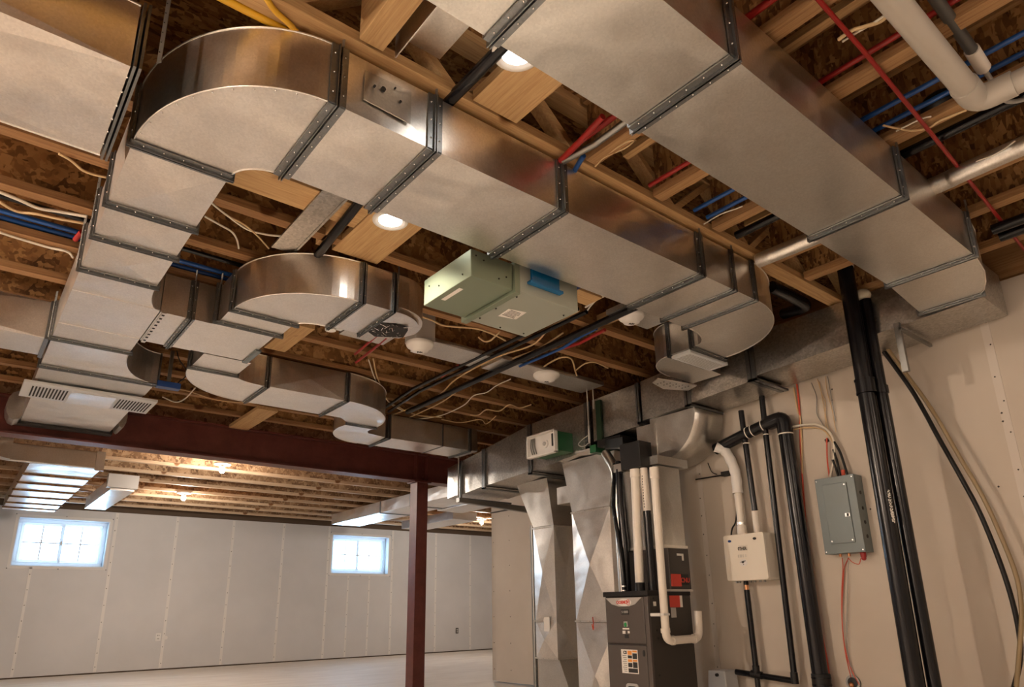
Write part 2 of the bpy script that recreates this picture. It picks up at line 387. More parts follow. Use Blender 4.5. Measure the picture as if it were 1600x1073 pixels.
# right wall (near part), partition beyond the furnace, and the unseen sides of the room
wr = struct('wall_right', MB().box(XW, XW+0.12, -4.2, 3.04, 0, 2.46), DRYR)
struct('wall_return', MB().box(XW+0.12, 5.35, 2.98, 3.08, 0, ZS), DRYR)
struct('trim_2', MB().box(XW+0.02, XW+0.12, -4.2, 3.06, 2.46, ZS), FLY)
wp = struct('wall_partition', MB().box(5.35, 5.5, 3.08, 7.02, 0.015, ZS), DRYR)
struct('joint_tape', MB().box(5.335, 5.35, 6.2, 7.02, 2.02, 2.035), HOLE, wp)
mb = MB(); mb.k = 1
for z in [0.15+0.3*i for i in range(8)]:
    for y in (6.98, 6.66): mb.screw((5.348, y, z), 0.007)
struct('drywall_screws', mb, [DRYR, HOLE], wp)
for y, z0 in ((2.91, 0.03), (1.02, 0.03)):
    mb = MB().box(XW-0.003, XW, y-0.02, y+0.02, z0, 2.3); mb.k = 1
    z = z0+0.1
    while z < 2.3: mb.screw((XW-0.004, y+random.uniform(-.012, .012), z), 0.005); z += random.uniform(0.12, 0.2)
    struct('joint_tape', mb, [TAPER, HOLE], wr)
mb = MB(); mb.k = 1
for (x, y) in ((1300, 608), (1358, 680), (1360, 795), (1388, 690), (1565, 645), (1567, 658), (1560, 760), (1300, 625)):
    mb.screw(P(x, y, 'x', XW-0.003), 0.006)
struct('drywall_screws', mb, [DRYR, HOLE], wr)
struct('wall_left', MB().box(-3.2, -3.05, -4.2, 12.6, 0, ZS), DRY)
struct('wall_front', MB().box(-3.05, XW, -4.2, -4.05, 0, ZS), DRY)
struct('wall_far_right', MB().box(10.25, 10.4, 7.02, 12.6, 0, ZS).box(5.5, 10.4, 6.9, 7.02, 0, ZS), DRY)

# ------------------------------------------------------------------ joists
def ijoist(ax, c, a, b_, label, group, wood, wd=0.058, web=None):
    zb = ZJ
    if ax == 'x': o = thing('ceiling_joist', label, 'joist', ((a+b_)/2, c, zb), group)
    else: o = thing('ceiling_joist', label, 'joist', (c, (a+b_)/2, zb), group)
    def bx(w, z0, z1): return MB().box(a, b_, c-w, c+w, z0, z1) if ax == 'x' else MB().box(c-w, c+w, a, b_, z0, z1)
    obj('flange', bx(wd/2, zb, zb+0.036), wood, o); obj('flange', bx(wd/2, ZS-0.036, ZS), wood, o)
    obj('web', bx(0.006, zb+0.036, ZS-0.036), web or WEB, o)
    return o
ORD = ['first', 'second', 'third', 'fourth', 'fifth', 'sixth', 'seventh', 'eighth', 'ninth', 'tenth', 'eleventh', 'twelfth']
y = 2.285; kj = 0
while y < 6.2:
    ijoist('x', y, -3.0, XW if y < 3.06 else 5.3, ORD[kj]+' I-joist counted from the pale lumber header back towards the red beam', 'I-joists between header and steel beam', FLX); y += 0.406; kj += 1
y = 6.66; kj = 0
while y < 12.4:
    ijoist('x', y, -3.0, 10.2, ORD[kj]+' I-joist behind the red beam, counting towards the window wall', 'I-joists over the window room', FL_LIT, 0.058, WEB_LIT); y += 0.61; kj += 1
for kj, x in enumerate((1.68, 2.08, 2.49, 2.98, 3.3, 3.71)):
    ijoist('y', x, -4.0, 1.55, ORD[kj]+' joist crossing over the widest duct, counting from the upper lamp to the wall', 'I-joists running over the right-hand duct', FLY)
for kj, yy in enumerate((1.30, 0.9, 0.5)):
    ijoist('x', yy, -3.0, 0.62, ORD[kj]+' joist in front of the round bend at the upper left, from the header', 'I-joists in the upper left corner', FLX)
hb_ = thing('header_truss', 'long open-web header truss along the middle duct that the joists hang from', 'truss', (1.0, 1.60, ZJ))
obj('bottom_chord', MB().box(-3.0, XW-0.01, 1.565, 1.645, ZJ, ZJ+0.038), LUMX, hb_, bevel=0.002)
obj('top_chord', MB().box(-3.0, XW-0.01, 1.565, 1.645, ZS-0.038, ZS), LUMX, hb_, bevel=0.002)
for k in range(24):
    xa = -3.0+0.29*k; xb_ = xa+0.26; za, zb_ = (ZJ+0.038, ZS-0.038) if k % 2 == 0 else (ZS-0.038, ZJ+0.038)
    if xb_ > XW: break
    obj('web_strut', MB().hexa([(xa, 1.575, za), (xa+0.045, 1.575, za), (xa+0.045, 1.635, za), (xa, 1.635, za), (xb_, 1.575, zb_), (xb_+0.045, 1.575, zb_), (xb_+0.045, 1.635, zb_), (xb_, 1.635, zb_)]), LUMX, hb_)
def board(x0, x1, y0, y1, z0, z1, label, m_):
    return tag(obj('wood_blocking', MB().box(x0, x1, y0, y1, z0, z1), m_, bevel=0.002), label, 'board')
board(1.12, 1.31, 0.9, 1.555, ZJ, ZJ+0.04, 'pale flat board beside the recessed lamp at the top', LUMY)
board(0.70, 0.78, 0.4, 1.555, ZJ, ZJ+0.2, 'upright pale board at the top beside the metal joist pan', LUMY)
board(1.17, 1.41, 2.05, 2.77, ZJ-0.001, ZJ+0.035, 'wide knotty board carrying the lower recessed lamp', LUMY)
board(1.09, 1.13, 2.32, 2.77, ZJ, ZJ+0.14, 'upright stud just left of the knotty lamp board', LUMY)
board(0.30, 1.165, 2.36, 2.53, ZJ-0.002, ZJ+0.03, 'pale plank below the inside of the first duct bend', LUMX)
board(0.45, 1.3, 2.05, 2.16, ZJ+0.03, ZJ+0.07, 'upper pale plank tight under the long middle duct', LUMX)
board(1.36, 1.50, 3.72, 4.2, ZJ-0.002, ZJ+0.035, 'pale board between the two duct bends', LUMY)
board(1.78, 1.95, 5.5, 6.25, ZJ-0.03, ZJ, 'short pale board bearing on the red steel beam', LUMY)
board(2.88, 2.98, 2.2, 2.7, ZJ+0.05, ZJ+0.09, 'scrap board above the duct elbow on the right', LUMY)

for x, lb in ((1.87, 'first thin wood strip over the widest duct, counting from the upper lamp'), (2.22, 'second thin wood strip over the widest duct, counting from the upper lamp'), (2.56, 'third thin wood strip over the widest duct, beside the blue tubes'), (2.74, 'fourth thin wood strip over the widest duct, beside the silver round duct'), (3.15, 'fifth thin wood strip over the widest duct, beyond the silver round duct')):
    board(x, x+0.035, -2.5, 1.55, 2.60, 2.63, lb, LUMY)

# ------------------------------------------------------------------ ducts
def flange(ax, s, a0, a1, z0, z1, w=0.022, sides=(1, 1), drop=0.012):
    """pair of angle strips round the bottom and both sides of a seam, with screws"""
    mb = MB(); t = 0.004; g = 0.003
    def bx(u0, u1, v0, v1, w0, w1):
        if ax == 'x': mb.box(u0, u1, v0, v1, w0, w1)
        else: mb.box(v0, v1, u0, u1, w0, w1)
    e = 0.004
    for u0, u1 in ((s-g-w, s-g), (s+g, s+g+w)):
        bx(u0, u1, a0-e, a1+e, z0-e-t, z0-e+0.002)
        bx(u0, u1, a0-e-t, a0-e+0.002, z0-e, z1); bx(u0, u1, a1+e-0.002, a1+e+t, z0-e, z1)
    for u0, u1 in ((s-g-0.003, s-g), (s+g, s+g+0.003)):
        bx(u0, u1, a0-e-drop, a1+e+drop, z0-e-drop, z0-e)
        bx(u0, u1, a0-e-drop, a0-e, z0-e, z1); bx(u0, u1, a1+e, a1+e+drop, z0-e, z1)
    mb.k = 1
    n = max(3, int((a1-a0)/0.055)); m_ = max(2, int((z1-z0)/0.06))
    for i in range(n):
        a = a0+(a1-a0)*(i+0.5)/n
        for du in (-w*0.55-g, w*0.55+g): bb = (s+du, a, z0-e-t) if ax == 'x' else (a, s+du, z0-e-t); mb.screw(bb, 0.0045)
    for i in range(m_):
        z = z0+(z1-z0)*(i+0.5)/m_
        for du in (-w*0.55-g, w*0.55+g):
            for a in (a0-e-t, a1+e+t):
                bb = (s+du, a, z) if ax == 'x' else (a, s+du, z); mb.screw(bb, 0.0045)
    return mb
def arc(cx, cy, rx, ry, a0, a1, n=20):
    return [(cx+rx*math.cos(math.radians(a0+(a1-a0)*k/n)), cy+ry*math.sin(math.radians(a0+(a1-a0)*k/n))) for k in range(n+1)]
def lip(mb, pts, z, r=0.0035):
    """rolled edge seam running along a plan curve"""
    mb.tube([(p[0], p[1], z) for p in pts], r, 6)
def prism_duct(pts, z0, z1, nlip=None):
    mb = MB().prism('z', pts, z0, z1)
    for f in range(2, len(mb.sm)): pass
    return mb
ZB, ZT = 2.255, 2.462

# --- A: long middle duct with the round bend on the left and the half-round elbow at the right
A = thing('rectangular_duct', 'long galvanized duct crossing the middle, from the round bend to the half-round elbow', 'duct', (1.7, 1.81, ZB))
Y0, Y1 = 1.597, 2.018
xs = [0.66, 0.995, 1.56, 2.41, 2.66, 2.835]
for i in range(5): obj('duct_section', MB().cross(xs[i], xs[i+1], Y0, Y1, ZB, ZT, 'x', 0.005), GALV, A)
for x in xs: obj('flange', flange('x', x, Y0, Y1, ZB, ZT, 0.024 if x < 2.5 else 0.014), [FLG, SCREW], A)
outer = arc(0.66, 2.137, 0.429, 0.54, 270, 180, 24); inner = arc(0.66, 2.137, 0.135, 0.119, 180, 270, 10)
mb = MB(); mb.prism('z', outer+inner, ZB, ZT)
obj('duct_bend', mb, GALV, A)
mb = MB(); lip(mb, outer, ZB); lip(mb, outer, ZT); lip(mb, inner, ZB); mb.k = 1
for k in range(2, 24, 2): mb.screw((outer[k][0]*0.985+0.66*0.015, outer[k][1]+0.006, ZB-0.003), 0.004)
obj('rolled_seam', mb, [GALV, SCREW], A)
# half-round elbow at the right end
oe = arc(2.835, 2.15, 0.575, 0.555, 270, 360, 20); ie = arc(2.835, 2.15, 0.275, 0.14, 360, 270, 10)
mb = MB().prism('z', oe+[(3.41, 2.17)]+[(3.11, 2.17)]+ie[1:], ZB, ZT)
obj('duct_elbow', mb, GALV, A)
mb = MB(); lip(mb, oe, ZB); lip(mb, oe, ZT); lip(mb, ie, ZB); obj('rolled_seam', mb, GALV, A)
obj('flange', flange('y', 2.175, 3.11, 3.43, ZB, ZT, 0.012), [FLG, SCREW], A)
obj('duct_section', MB().box(3.11, 3.42, 2.18, 2.34, ZB, ZT), GALV2, A)
oo = arc(3.42, 2.34, 0.31, 0.24, 180, 90, 12)
mb = MB().prism('z', oo+[(3.66, 2.58), (3.66, 2.36), (3.42, 2.34)], ZB, ZT); obj('duct_elbow', mb, GALV2, A)
mb = MB(); lip(mb, oo, ZB); lip(mb, oo, ZT); obj('rolled_seam', mb, GALV, A)
obj('flange', flange('y', 2.335, 3.11, 3.43, ZB, ZT, 0.010), [FLG, SCREW], A)
# access plate on the side of A
pl = thing('access_plate', 'bent thin metal plate standing against the long duct below the gas pipe', 'plate', (0.82, Y0-0.03, 2.31))
mb = MB().hexa([(0.74, Y0-0.012, 2.31), (0.74, Y0-0.008, 2.31), (0.90, Y0-0.010, 2.30), (0.90, Y0-0.014, 2.30),
               (0.74, Y0-0.012, 2.415), (0.74, Y0-0.008, 2.415), (0.90, Y0-0.010, 2.42), (0.90, Y0-0.014, 2.42)])
obj('plate', mb, GALV2, pl)
mb = MB()
for x, z, r in ((0.80, 2.375, 0.008), (0.86, 2.36, 0.004), (0.77, 2.37, 0.004), (0.84, 2.40, 0.003)):
    mb.cyl((x, Y0-0.020, z), (x, Y0-0.008, z), r, 8)
obj('knockout', mb, DARK, pl)

# --- D: left duct running away from the bend
D = thing('rectangular_duct', 'left-hand galvanized duct running away from the round bend towards the red beam', 'duct', (0.38, 3.4, ZB))
X0, X1 = 0.231, 0.525
ys = [2.14, 2.56, 2.84, 3.17]
for i in range(3): obj('duct_section', MB().cross(X0, X1, ys[i], ys[i+1], ZB, ZT, 'y', 0.012), GALV, D)
for y in ys: obj('flange', flange('y', y, X0, X1, ZB, ZT, 0.02), [FLG, SCREW], D)
c1 = [(0.525+0.075*(1-math.cos(math.radians(a))), 3.17+0.27*math.sin(math.radians(a))) for a in range(0, 91, 15)]
obj('duct_section', MB().prism('z', [(X0, 3.17)]+c1+[(0.60, 3.90), (0.60, 4.13), (X0, 4.13)], ZB, ZT), GALV, D)
for y in (3.42, 3.88): obj('seam_ridge', MB().box(X0, 0.6, y, y+0.004, ZB-0.003, ZB), GALV, D)
obj('flange', flange('y', 4.13, X0, 0.60, ZB, ZT, 0.018), [FLG, SCREW], D)
fl = [(0.60+0.25*(1-math.cos(math.radians(a))), 4.14+0.50*math.sin(math.radians(a))) for a in range(0, 91, 9)]
obj('duct_flare', MB().prism('z', [(X0, 4.14)]+fl+[(X0, 4.64)], ZB, ZT), GALV, D)
mb = MB(); lip(mb, fl, ZB); lip(mb, fl, ZT); obj('rolled_seam', mb, GALV, D)
obj('flange', flange('y', 4.66, X0, 0.85, ZB, ZT, 0.03), [FLG, SCREW], D)
obj('duct_section', MB().box(X0, 0.85, 4.70, 4.99, ZB+0.01, ZT), GALV2, D)
obj('duct_section', MB().cross(0.25, 0.84, 5.36, 6.16, ZB, ZT, 'y', 0.012), GALV, D)
obj('duct_section', MB().box(0.25, 0.85, 4.99, 5.36, ZB+0.02, ZT), GALV2, D)
mb = MB().box(0.22, 0.86, 6.16, 6.24, ZB-0.02, ZB+0.02); obj('rubber_gasket', mb, BLKR, D)
obj('collar', MB().prism('y', [(0.20+0.06*math.cos(math.radians(a)), 2.33+0.11*math.sin(math.radians(a))) for a in range(0, 360, 30)], 6.0, 6.2), GALV2, D)
obj('collar', MB().prism('y', [(0.88+0.03*math.cos(math.radians(a)), 2.33+0.09*math.sin(math.radians(a))) for a in range(0, 360, 30)], 5.9, 6.15), GALV2, D)
# long white register on D
rg = thing('ceiling_register', 'long white slotted register under the left duct, before the steel beam', 'register', (0.56, 5.18, ZB-0.02))
mb = MB().box(0.18, 0.94, 5.0, 5.36, ZB-0.02, ZB+0.0); obj('register_frame', mb, VINYL, rg, bevel=0.004)
for x0 in (0.23, 0.72):
    mb = MB()
    for i in range(11): x = x0+i*0.0185; mb.box(x, x+0.009, 5.06, 5.31, ZB-0.0215, ZB-0.0205)
    obj('louver_slots', mb, DARK, rg)
obj('damper_plate', MB().box(0.44, 0.70, 5.05, 5.33, ZB-0.024, ZB-0.0205), GALV, rg)

# --- E: duct coming in from the upper left
E_ = thing('rectangular_duct', 'short wide duct entering at the upper left edge, butting the left duct run', 'duct', (-0.9, 2.02, ZB))
obj('duct_section', MB().cross(-2.0, 0.16, 1.80, 2.27, ZB, ZT, 'x', 0.02), GALV, E_)
mb = MB().box(0.165, 0.172, 1.78, 2.28, ZB-0.01, ZT).box(0.178, 0.185, 1.78, 2.28, ZB-0.01, ZT); mb.k = 1
for i in range(7): mb.screw((0.160, 1.84+0.07*i, ZB-0.006), 0.005)
obj('flange', mb, [FLG, SCREW], E_)
mb = MB(); lip(mb, [(-2.0, 1.80), (0.16, 1.80)], ZT); lip(mb, [(-2.0, 2.27), (0.16, 2.27)], ZB); obj('rolled_seam', mb, GALV, E_)
E2 = thing('rectangular_duct', 'small duct stub on the far left, butting the left duct run', 'duct', (-0.9, 4.3, ZB))
obj('duct_section', MB().cross(-2.0, 0.215, 4.16, 4.47, ZB, ZT, 'x', 0.02), GALV, E2)
mb = MB().box(0.20, 0.22, 4.14, 4.49, ZB-0.01, ZT); obj('flange', mb, FLG, E2)

# --- F: cross branch out of D
F = thing('rectangular_duct', 'pale cross duct between the left duct run and its two smaller bends', 'duct', (0.88, 3.65, ZB))
obj('duct_section', MB().cross(0.605, 0.74, 3.445, 3.90, ZB, ZT, 'x', 0.002), GALV, F)
obj('duct_section', MB().prism('z', [(0.745, 3.445), (0.86, 3.445), (0.86, 3.90), (0.745, 3.90)], ZB, ZT), GALV, F)
obj('duct_section', MB().cross(0.86, 1.16, 3.40, 3.89, ZB, ZT, 'x', 0.004), GALV, F)
obj('flange', flange('x', 0.742, 3.445, 3.90, ZB, ZT, 0.016), [FLG, SCREW], F)
mb = MB().box(0.612, 0.632, 3.44, 3.91, ZB-0.006, ZB-0.002); mb.k = 1
for i in range(9): mb.box(0.616, 0.628, 3.46+0.05*i, 3.475+0.05*i, ZB-0.008, ZB-0.006)
obj('punched_strip', mb, [GALV, DARK], F)
obj('drive_cleat', MB().box(1.145, 1.175, 3.66, 3.90, ZB-0.012, ZB), PANEL, F)
# --- G: near bend
G = thing('rectangular_duct', 'smaller duct bending right with ragged open end above the smoke alarm', 'duct', (1.3, 3.0, ZB))
obj('flange', flange('y', 3.395, 0.85, 1.18, ZB, ZT, 0.016), [FLG, SCREW], G)
obj('duct_section', MB().box(0.865, 1.18, 3.21, 3.385, ZB, ZT), GALV, G)
obj('flange', flange('y', 3.205, 0.87, 1.19, ZB, ZT, 0.016), [FLG, SCREW], G)
og = arc(1.33, 3.20, 0.455, 0.44, 180, 270, 20); ig = arc(1.33, 3.20, 0.14, 0.07, 270, 180, 8)
obj('duct_bend', MB().prism('z', og+ig, ZB, ZT), GALV, G)
mb = MB(); lip(mb, og, ZB); lip(mb, og, ZT); lip(mb, ig, ZB); obj('rolled_seam', mb, GALV, G)
obj('flange', flange('x', 1.335, 2.76, 3.13, ZB, ZT, 0.016), [FLG, SCREW], G)
obj('duct_section', MB().cross(1.345, 1.50, 2.76, 3.12, ZB, ZT, 'x', 0.003), GALV, G)
obj('flange', flange('x', 1.505, 2.76, 3.12, ZB, ZT, 0.010), [FLG, SCREW], G)
ge = arc(1.56, 3.02, 0.22, 0.26, 270, 360, 10)
obj('duct_elbow', MB().prism('z', [(1.51, 2.76)]+ge+[(1.74, 3.12), (1.51, 3.12)], ZB+0.03, ZT), GALV, G)
obj('duct_elbow', MB().prism('z', [(1.51, 2.765)]+[(p[0]-0.02, p[1]) for p in ge[:6]]+[(1.51, 2.92)], ZB-0.0, ZB+0.03), GALV, G)
mb = MB().prism('z', [(1.53, 2.93), (1.70, 2.95), (1.73, 3.05), (1.60, 3.13), (1.52, 3.08)], ZB+0.01, ZB+0.028); obj('torn_insulation', mb, DARK, G)
mb = MB()
for i in range(40):
    p = Vector((random.uniform(1.52, 1.71), random.uniform(2.92, 3.1), ZB+0.01)); q = p+Vector((random.gauss(0, .02), random.gauss(0, .02), random.uniform(-.015, .01)))
    mb.tube([p, q], 0.0012, 4, False)
obj('wire_mesh', mb, SCREW, G)
# --- H: far bend and onward run
H = thing('rectangular_duct', 'bluish lower duct with rounded bends, nearest to the red steel beam', 'duct', (1.6, 4.5, ZB))
obj('duct_section', MB().cross(0.935, 1.20, 3.905, 4.165, ZB, ZT, 'y', 0.002), GALV, H)
obj('flange', flange('y', 4.175, 0.93, 1.20, ZB, ZT, 0.016), [FLG, SCREW], H)
oh = arc(1.42, 4.19, 0.49, 0.51, 180, 90, 18); ih = arc(1.42, 4.19, 0.21, 0.09, 90, 180, 8)
obj('duct_bend', MB().prism('z', oh+ih, ZB, ZT), GALV, H)
mb = MB(); lip(mb, oh, ZB); lip(mb, ih, ZB); lip(mb, ih, ZT); obj('rolled_seam', mb, GALV, H)
obj('flange', flange('x', 1.43, 4.28, 4.70, ZB, ZT, 0.014), [FLG, SCREW], H)
obj('duct_section', MB().cross(1.44, 1.985, 4.275, 4.705, ZB, ZT, 'x', 0.008), GALV, H)
obj('flange', flange('x', 1.99, 4.27, 4.71, ZB, ZT, 0.014), [FLG, SCREW], H)
o1 = arc(2.0, 4.79, 0.50, 0.52, 270, 360, 14)
obj('duct_elbow', MB().prism('z', [(2.0, 4.70), (2.15, 4.70), (2.27, 4.82)]+o1[::-1], ZB, ZT), GALV, H)
mb = MB(); lip(mb, o1, ZB); lip(mb, o1, ZT); obj('rolled_seam', mb, GALV, H)
obj('flange', flange('y', 4.815, 2.26, 2.50, ZB, ZT, 0.012), [FLG, SCREW], H)
o2 = arc(2.62, 4.98, 0.36, 0.40, 180, 90, 14)
obj('duct_elbow', MB().prism('z', [(2.50, 4.83), (2.50, 4.95), (2.54, 5.01), (2.72, 5.05)]+[(2.75, 5.38)]+o2[::-1]+[(2.27, 4.83)], ZB, ZT), GALV, H)
mb = MB(); lip(mb, o2, ZB); obj('rolled_seam', mb, GALV, H)
obj('flange', flange('x', 2.755, 5.05, 5.385, ZB, ZT, 0.014), [FLG, SCREW], H)
obj('duct_section', MB().cross(2.765, 3.30, 5.05, 5.38, ZB, ZT, 'x', 0.006), GALV, H)
obj('drive_cleat', MB().box(3.295, 3.305, 5.04, 5.39, ZB-0.005, ZT), FLG, H)
obj('duct_section', MB().cross(3.31, 3.69, 5.05, 5.38, ZB, ZT, 'x', 0.006), GALV, H)
obj('flange', flange('x', 3.60, 5.05, 5.38, ZB, ZT, 0.014), [FLG, SCREW], H)

# --- B: wide duct at the right
B = thing('rectangular_duct', 'widest smooth duct, top right, running down to the wall trunk', 'duct', (2.0, 0.95, ZB))
by0, by1 = 0.775, 1.13
xb = [0.15, 0.875, 1.43, 2.50, 3.20]
for i in range(4): obj('duct_section', MB().cross(xb[i], xb[i+1], by0, by1, ZB, ZT, 'x', 0.003), GALV2, B)
for x in xb[1:]: obj('flange', flange('x', x, by0, by1, ZB, ZT, 0.022 if x < 3 else 0.012), [FLG, SCREW], B)
tp = [(3.21, 0.775), (3.40, 0.80), (3.53, 0.835), (3.62, 0.87), (3.66, 0.90)]
obj('duct_transition', MB().prism('z', tp+[(3.66, 1.17), (3.21, 1.13)], ZB, ZT), GALV2, B)
mb = MB(); lip(mb, tp, ZB); lip(mb, tp, ZT); obj('rolled_seam', mb, GALV, B)
obj('flange', flange('x', 3.665, 0.895, 1.17, ZB, ZT, 0.012), [FLG, SCREW], B)

# --- C: the big trunk along the right wall, stepping down to the left
C_ = thing('trunk_duct', 'big stepped supply trunk along the right wall above the furnace', 'duct', (3.9, 3.0, 1.9))
def tr(y0, y1, zb0, zb1, zt0, zt1, x0=3.70, x1=4.06, m_=None, nm='duct_section'):
    mb = MB(); c = [(x0, y0, zb0), (x1, y0, zb0), (x1, y1, zb1), (x0, y1, zb1), (x0, y0, zt0), (x1, y0, zt0), (x1, y1, zt1), (x0, y1, zt1)]
    d = 0.006
    for q, o in (((0, 3, 2, 1), (0, 0, -d)), ((3, 0, 4, 7), (-d, 0, 0)), ((4, 5, 6, 7), (0, 0, d)), ((1, 2, 6, 5), (d, 0, 0))):
        mm = sum((Vector(c[i]) for i in q), Vector())/4+Vector(o)
        mb.add([c[i] for i in q]+[mm], [(0, 1, 4), (1, 2, 4), (2, 3, 4), (3, 0, 4)], False)
    mb.add([c[i] for i in (0, 1, 5, 4)], [(0, 1, 2, 3)], False); mb.add([c[i] for i in (2, 3, 7, 6)], [(0, 1, 2, 3)], False)
    obj(nm, mb, m_ or GALV3, C_)
def trf(y, zb, zt, x0=3.70, x1=4.06, w=0.02):
    mb = MB()
    for s in (-1, 1):
        ya, yb = (y-w, y-0.003) if s < 0 else (y+0.003, y+w)
        mb.box(x0-0.016, x1, ya, yb, zb-0.016, zb-0.002); mb.box(x0-0.016, x0-0.002, ya, yb, zb-0.016, zt)
    mb.k = 1
    for i in range(5): mb.screw((x0+0.03+0.06*i, y-w*0.6, zb-0.018), 0.004)
    for i in range(4): mb.screw((x0-0.018, y+w*0.6, zb+(zt-zb)*(i+0.5)/4), 0.004)
    obj('flange', mb, [FLG, SCREW], C_)
tr(0.90, 2.145, 2.250, 2.195, 2.478, 2.47)
trf(2.165, 2.18, 2.465, w=0.03)
tr(2.185, 2.63, 2.170, 2.143, 2.46, 2.44)
trf(2.655, 2.135, 2.43, w=0.024)
tr(2.68, 3.06, 2.134, 2.112, 2.43, 2.405)
trf(3.085, 2.11, 2.40, w=0.016)
tr(3.10, 3.55, 2.085, 2.055, 2.40, 2.385, x1=4.35)
trf(3.60, 2.03, 2.38, w=0.03, x1=4.3)
tr(3.64, 3.95, 2.0, 1.975, 2.38, 2.37, x1=4.38)
tr(3.95, 4.27, 1.970, 1.947, 2.37, 2.357, x1=4.42)
trf(4.30, 1.935, 2.352, x1=4.42, w=0.02)
tr(4.33, 4.93, 1.950, 1.918, 2.35, 2.265, x1=4.42)
trf(4.955, 1.905, 2.262, x1=4.25, w=0.022)
tr(4.98, 5.30, 1.918, 1.89, 2.255, 2.215, x1=4.25)
trf(5.32, 1.86, 2.215, x1=4.3, w=0.014)
tr(5.34, 5.56, 1.90, 1.88, 2.21, 2.183, x1=4.25)

# ------------------------------------------------------------------ text helper (built-in font turned into mesh)
def text(body, size, at, right, up, material, parent, name='lettering', extrude=0.0006, bold=0.0, sx=1.0):
    cu = bpy.data.curves.new('t', 'FONT'); cu.body = body; cu.size = size; cu.align_x = 'CENTER'; cu.align_y = 'CENTER'
    cu.extrude = extrude; cu.offset = bold
    t = bpy.data.objects.new('t', cu); COL.objects.link(t)
    dg = bpy.context.evaluated_depsgraph_get(); me = t.evaluated_get(dg).to_mesh()
    r = Vector(right).normalized(); u = Vector(up).normalized(); n = r.cross(u)
    mb = MB(); mb.add([Vector(at)+r*v.co.x*sx+u*v.co.y+n*v.co.z for v in me.vertices], [tuple(p.vertices) for p in me.polygons], False)
    t.evaluated_get(dg).to_mesh_clear(); bpy.data.objects.remove(t)
    return obj(name, mb, material, parent)
RX, UX = (0, -1, 0), (0, 0, 1)     # faces looking toward -X
RY = (1, 0, 0)                     # faces looking toward -Y

# ------------------------------------------------------------------ steel beam and post
bm = thing('steel_beam', 'oxide-red steel I-beam crossing the room under the joists', 'beam', (2.6, 6.37, 2.181))
x0, x1 = -3.0, 5.3
obj('flange', MB().box(x0, x1, 6.29, 6.45, 2.181, 2.194), RED, bm); obj('flange', MB().box(x0, x1, 6.29, 6.45, 2.472, 2.484), RED, bm)
obj('web', MB().box(x0, x1, 6.364, 6.376, 2.194, 2.472), RED, bm)
mb = MB()
for dx in (-0.045, 0.045):
    for z in (2.24, 2.33, 2.42): mb.cyl((3.865+dx, 6.355, z), (3.865+dx, 6.366, z), 0.010, 6)
obj('bolt', mb, RED, bm)
obj('stiffener', MB().box(3.79, 3.80, 6.30, 6.364, 2.194, 2.472).box(3.93, 3.94, 6.30, 6.364, 2.194, 2.472), RED, bm)
ps = thing('steel_post', 'oxide-red steel post standing under the red beam', 'post', (3.865, 6.37, 0))
obj('post_shaft', MB().box(3.80, 3.935, 6.30, 6.312, 0.01, 2.168).box(3.80, 3.935, 6.428, 6.44, 0.01, 2.168).box(3.80, 3.812, 6.312, 6.428, 0.01, 2.168).box(3.923, 3.935, 6.312, 6.428, 0.01, 2.168), RED, ps)
obj('cap_plate', MB().box(3.765, 3.97, 6.285, 6.455, 2.168, 2.181), RED, ps)
obj('base_plate', MB().box(3.76, 3.97, 6.27, 6.47, 0, 0.012), RED, ps)

# ------------------------------------------------------------------ lamps
for i, (x, y) in enumerate(LAMPS['recess']):
    z = ZJ-0.001 if i == 0 else ZJ-0.002
    t = thing('recessed_lamp', ('lit recessed lamp at the top, half hidden by the widest duct', 'lit recessed lamp in the knotty board below the long middle duct')[i], 'lamp', (x, y, z-0.02), 'recessed lamps')
    mb = MB(); ring = []
    R0, R1, R3 = 0.078, 0.054, 0.048; zz_ = z
    prof = [(R0, zz_), (R0, zz_-0.006), (R0-0.006, zz_-0.010), (R1+0.008, zz_-0.009), (R1, zz_-0.004), (R3, zz_-0.003)]
    n = 28; vs = []; fs = []
    for r, zc in prof:
        for k in range(n): a = 2*math.pi*k/n; vs.append((x+r*math.cos(a), y+r*math.sin(a), zc))
    for j in range(len(prof)-1):
        for k in range(n): k2 = (k+1) % n; fs.append((j*n+k, j*n+k2, (j+1)*n+k2, (j+1)*n+k))
    mb.add(vs, fs, True)
    obj('trim_ring', mb, WHITE, t)
    obj('lens', MB().cyl((x, y, z-0.004), (x, y, z-0.0015), R3+0.003, 24), LENS, t)
    disk_light('lamp_light', (x, y, z-0.014), LAMPS['recess_w'], (1.0, 0.86, 0.70), 0.09, t)
bl = ('lit bare bulb nearest the red beam', 'lit bare bulb farther back, above the left window side', 'lit bare bulb at the right, beside the partition edge')
for i, (x, y) in enumerate(LAMPS['bulbs']+LAMPS['spare']):
    far = i < 3
    t = thing('bare_bulb', bl[i] if far else ('added fill bulb left of the camera, out of view', 'added fill bulb behind the camera, out of view', 'added unseen fill bulb at the far left near the duct run', 'added unseen fill bulb near the right wall behind the camera')[i-3], 'bulb', (x, y, 2.37), None if far else 'added fill bulbs out of view')
    obj('lampholder', MB().cyl((x, y, ZJ-0.001), (x, y, ZJ-0.02), 0.09, 20).cyl((x, y, ZJ-0.02), (x, y, ZJ-0.05), 0.03, 14), WHITE, t)
    obj('bulb', MB().ball((x, y, 2.405), 0.032, 8, 1, 1, 1.2), BULB, t)
    point_light('bulb_light', (x, y, 2.35), LAMPS['bulb_w'] if far else LAMPS['added_fill_w'][i-3], (1.0, 0.87, 0.74) if far else WARM, 0.045, t)

